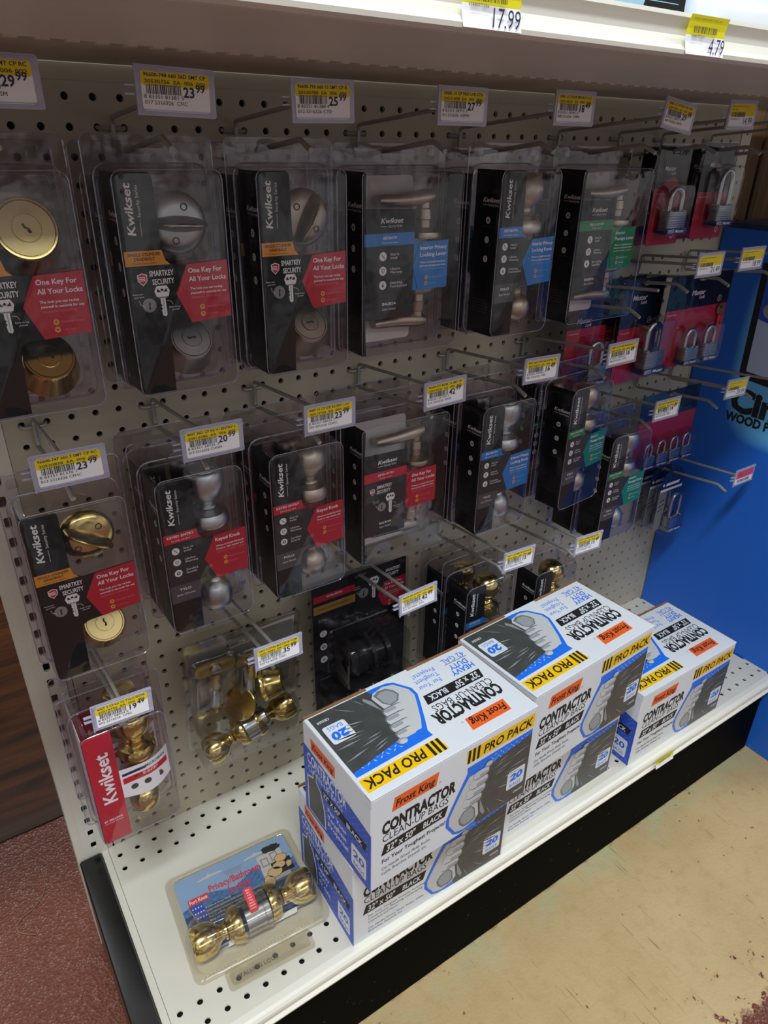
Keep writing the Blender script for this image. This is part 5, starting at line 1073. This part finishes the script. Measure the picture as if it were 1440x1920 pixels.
# ------------------------------------------------------------------ privacy lockset lying on the deck
def fort():
    t = thing('lockset_pack', (0, 0, 0)); F = TOP(0)
    mb = MB(); tan = clear('aged_clear_plastic', '#fbf9f3', 0.06, 0.45, bump=0.5, bscale=14, milk=0.03)
    ring = lambda e, n, r=0.5: [F.p(u, v, n) for u, v in rr(0-e, 7.4+e, 0-e, 6.3+e, r, 4)]
    mb.rings([ring(0.0, 0.02), ring(0.0, 0.28), ring(-0.06, 0.34), ring(-0.22, 0.34), ring(-0.28, 0.25), ring(-0.34, 0.22)], tan, True, True, False)
    q = lambda e, n, r=0.4: [F.p(u, v, n) for u, v in rr(0.35-e, 7.05+e, 2.5-e, 5.95+e, r, 4)]
    mb.rings([q(0, 0.22), q(-0.04, 0.40), q(-0.1, 0.44)], tan, True, False, True)
    k = lambda e, n, r=0.8: [F.p(u, v, n) for u, v in rr(0.1-e, 7.3+e, 0.35-e, 2.9+e, r, 5)]
    mb.rings([k(0, 0.22), k(-0.08, 0.9), k(-0.2, 1.5), k(-0.45, 1.9), k(-0.8, 2.05)], tan, True, False, True)
    mb.slab(rr(1.4, 6.0, -1.0, 0.1, 0.2), F, 0.04, 0.1, tan); mb.slab(rr(1.6, 5.8, -0.8, -0.1, 0.15), F, 0.1, 0.16, tan)
    for s_ in range(34): mb.box(0.5+s_*0.19, 0.6+s_*0.19, 0.12, 0.2, 0.34, 0.37, tan)
    mb.text(F, 'STALLING LOCK', 1.9, -0.6, 0.2, 'dimprint', 0.165)
    mb.build('clear_blister', t)
    mb = MB(); c1 = mat('faded_sky_print', '#8fb0dc', 0.5); c2 = mat('speckled_blue_print', '#274a78', 0.5, noise=0.75, nscale=260); c3 = mat('mid_blue_print', '#4f7fc0', 0.5, noise=0.5, nscale=220); c4 = mat('old_red_print', '#d8323f', 0.5)
    z = 0.36; F = TOP(z)
    mb.slab(rr(0.45, 6.95, 1.2, 5.85, 0.3), F, -0.03, 0, c1); n = 0.004
    mb.poly([(0.46, 1.3), (6.94, 1.3), (6.94, 4.2), (6.0, 3.9), (4.6, 4.55), (3.4, 4.0), (1.9, 4.4), (0.46, 3.9)], F, n, c3); mb.poly([(0.46, 1.3), (6.94, 1.3), (6.94, 3.0), (5.4, 3.15), (4.0, 3.5), (2.2, 3.7), (0.46, 3.5)], F, n+0.003, c2)
    n = 0.012
    mb.text(F, 'Privacy/Bathroom', 2.05, 4.35, 0.42, c4, n, bold=True, fit=3.0); mb.text(F, 'Lockset', 3.0, 3.78, 0.42, c4, n, bold=True, fit=1.25)
    mb.rect(F, 0.85, 1.95, 4.02, 4.42, n, c4); mb.text(F, 'Fort Knox', 0.9, 4.12, 0.24, 'white', n+0.004, bold=True, fit=1.0)
    for i, tx in enumerate(('Polished brass finish', 'Either knob operates latch except when locked by inside button', 'Emergency release is standard with pin', 'Fits 2-3/8 in., 2-3/4 in. backset', 'Easy to install (instructions enclosed)')):
        mb.text(F, '- '+tx, 1.5, 3.55-i*0.2, 0.10, 'white', n, fit=min(4.0, 0.072*len(tx)))
    # flag on a pole
    mb.poly([(0.8, 3.98), (1.5, 4.0), (1.62, 3.4), (1.5, 2.9), (1.05, 2.75)], F, n, 'boxnavy')
    for i in range(12): mb.poly(ell(0.98+(i % 4)*0.15+0.05*(i//4), 3.8-(i//4)*0.3, 0.045, n=5), F, n+0.003, 'white')
    mb.poly([(1.06, 2.75), (1.65, 2.55), (1.6, 2.35), (1.15, 2.5)], F, n, 'white'); mb.poly([(1.15, 2.5), (1.45, 2.4), (1.4, 2.2), (1.22, 2.3)], F, n, c4)
    mb.poly([(0.74, 4.05), (0.80, 4.05), (1.32, 1.9), (1.26, 1.9)][::-1], F, n+0.004, 'goldband')
    # picture of the lock
    mb.poly([(5.0, 3.25), (6.45, 3.25), (6.45, 5.1), (5.0, 5.1)], F, n, 'whitecard'); mb.rect(F, 5.6, 6.75, 3.5, 4.35, n+0.002, 'ink')
    for (a, b) in ((5.15, 4.3), (5.75, 4.45)): mb.rect(F, a, a+0.42, b, b+0.55, n+0.003, 'greyprint'); mb.rect(F, a+0.06, a+0.36, b+0.08, b+0.47, n+0.005, 'whitecard')
    tanp = mat('tan_print', '#dcb98a', 0.5)
    for (u, v, a, b) in ((5.2, 3.35, 0.3, 0.36), (5.65, 3.75, 0.42, 0.3), (6.0, 4.05, 0.38, 0.22), (6.25, 4.45, 0.35, 0.25)): mb.poly(ell(u, v, a+0.03, b+0.03, 16), F, n+0.006, 'ink'); mb.poly(ell(u, v, a, b, 16), F, n+0.009, tanp)
    mb.poly([(6.4, 4.0), (6.55, 4.1), (6.75, 4.0), (6.65, 3.75), (6.4, 3.7)], F, n+0.012, tanp)
    rg = random.Random(2); mb.poly([(5.95+0.55*math.cos(a/20*6.283)*(0.85+0.3*rg.random()), 5.28+0.24*math.sin(a/20*6.283)*(0.8+0.4*rg.random())) for a in range(20)], F, n+0.015, 'ink')
    for u in (1.6, 4.3): mb.poly([(u, 5.3), (u+0.6, 5.38), (u+0.7, 5.5), (u+0.85, 5.38), (u+1.5, 5.35), (u+1.4, 5.25), (u+0.1, 5.22)], F, n, 'whitecard')
    for i in range(4): mb.rect(F, 3.0+0.1*i, 4.2-0.05*i, 5.15-i*0.09, 5.12-i*0.09, n, 'greyprint')
    mb.poly([(2.0, 1.0), (5.8, 1.0), (5.9, 1.28), (2.1, 1.28)], F, n, 'paper')
    mb.build('printed_card', t)
    knob(t, 'brass', 0.3, 1.45, 1.12, 'tulip', A=(1, 0.0, 0), s=0.98); knob(t, 'brass', 7.0, 1.75, 1.12, 'tulip', A=(-1, -0.0, 0), s=0.98)
    mb = MB(); mb.lathe([(0.9, 0), (0.9, 1.0), (0.95, 1.02), (0.95, 1.3)], 'steel', (3.05, 1.55, 1.1), (1, 0.02, 0), 26); o = mb.build('lock_chassis', t)
    mb = MB(); F2 = Fr((3.35, 1.2, 1.96), (1, 0.02, 0), (0, 1, 0.28)); mb.slab(rr(0, 0.45, -0.1, 1.15, 0.06), F2, 0.01, 0.03, c4)
    for i, tx in enumerate(('BALL', 'BILT', 'THIS', 'UNIT', 'FITS', 'MOST', 'DOOR', 'DOOR', 'BELLS')[:8]): mb.text(F2, tx, 0.225, 1.0-i*0.135, 0.07, 'white', 0.035, al='c')
    mb.build('red_sticker', o); return t
t = fort(); t.location = W(-1.15, -10.3, ZD+0.01); t.rotation_euler = (0, 0, -0.068)
tag(t, 'old privacy lockset clamshell with faded blue card and brass knobs, lying flat on the deck', 'lockset pack')

# ------------------------------------------------------------------ blue display carton
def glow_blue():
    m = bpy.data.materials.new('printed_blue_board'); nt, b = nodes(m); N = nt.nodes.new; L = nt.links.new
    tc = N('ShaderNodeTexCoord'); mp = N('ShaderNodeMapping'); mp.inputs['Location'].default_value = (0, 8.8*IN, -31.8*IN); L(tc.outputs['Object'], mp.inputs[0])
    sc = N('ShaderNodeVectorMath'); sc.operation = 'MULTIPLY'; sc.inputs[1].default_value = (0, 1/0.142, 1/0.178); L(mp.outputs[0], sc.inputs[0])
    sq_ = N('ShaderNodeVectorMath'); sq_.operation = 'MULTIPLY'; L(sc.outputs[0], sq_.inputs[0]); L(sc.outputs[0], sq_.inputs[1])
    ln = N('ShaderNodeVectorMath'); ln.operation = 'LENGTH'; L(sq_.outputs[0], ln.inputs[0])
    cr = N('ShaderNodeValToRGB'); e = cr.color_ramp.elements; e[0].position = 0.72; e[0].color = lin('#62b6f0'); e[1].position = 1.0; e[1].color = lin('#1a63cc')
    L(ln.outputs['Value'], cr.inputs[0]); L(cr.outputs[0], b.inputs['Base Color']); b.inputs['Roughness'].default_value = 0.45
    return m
t = thing('display_carton', (45.15, 0, FLOOR)); tag(t, 'tall blue wood product display carton at the right end of the deck', 'display carton')
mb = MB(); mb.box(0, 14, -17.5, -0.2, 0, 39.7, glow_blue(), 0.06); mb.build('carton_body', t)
mb = MB(); mb.box(-0.02, 14.02, -17.52, -0.18, 39.71, 40.0, mat('navy_board_edge', '#12264f', 0.5), 0.05); mb.build('carton_top', t)
mb = MB(); F = LEFT(-0.003); n = 0.0; Zg = lambda z: z-FLOOR
o1 = [(3.97, Zg(-14.9)), (4.1, Zg(-15.3)), (11.6, Zg(-15.9)), (12.0, Zg(-7.3)), (3.75, Zg(-7.3))]
mb.poly(o1, F, 0.004, 'ink'); mb.poly([(4.45, Zg(-14.75)), (11.2, Zg(-15.2)), (11.6, Zg(-7.8)), (4.25, Zg(-7.8))], F, 0.008, mat('pale_bucket_print', '#b4c4e6', 0.45)); mb.poly([(4.25, Zg(-7.8)), (4.32, Zg(-11.0)), (5.6, Zg(-11.3)), (11.5, Zg(-11.2)), (11.6, Zg(-7.8))], F, 0.012, 'boxnavy'); mb.poly(ell(5.05, Zg(-10.35), 0.5, n=20), F, 0.016, 'greyprint')
mb.text(F, 'Cin', 3.85, Zg(-17.75), 1.85, 'ink', 0.004, bold='X', fit=3.6); mb.text(F, 'WOOD PR', 3.78, Zg(-18.6), 0.72, 'ink', 0.004, bold='X', fit=3.9)
mb.build('printed_picture', t)

# ------------------------------------------------------------------ goods on the upper shelf (only their feet show)
def pouch(name, x, y, w, d, h, mt, band, lab, cat):
    mb = MB(); rs = []
    for i in range(9):
        f = i/8; e = math.sin(math.pi*min(1, f*1.3+0.18) if f < 0.6 else math.pi*(0.5+0.45*(f-0.36)/0.64)); sx = w*(0.44+0.06*e); sy = d*(0.10+0.40*max(0.02, e))
        rs.append([Vector((u+0.05*math.sin(7*f+3*u), v, f*h)) for u, v in rr(-sx, sx, -sy, sy, min(sx, sy)*0.7, 4)])
    mb.rings(rs, mt, True); o = mb.build(name, loc=(x, y, 2.25)); tag(o, lab, cat)
    if band:
        mb = MB(); mb.slab(rr(-w*0.02, w*0.42, 0.25, h*0.7, 0.3), FRONT(-d*0.49), -0.15, 0.02, band, True, inset=0.08); mb.build('printed_panel', o)
    return o
pouch('tool_pouch', 15.4, -13.6, 4.6, 2.2, 5.0, mat('pale_blue_film', '#9fd0ea', 0.25), M['card'], 'pale blue pouch with a black panel on the upper shelf, its foot in view', 'pouch')
pouch('wipe_packet', 21.2, -13.4, 5.6, 2.6, 4.0, mat('glossy_white_film', '#e3e8f2', 0.2), None, 'glossy white packet on the upper shelf at the top right corner', 'packet')
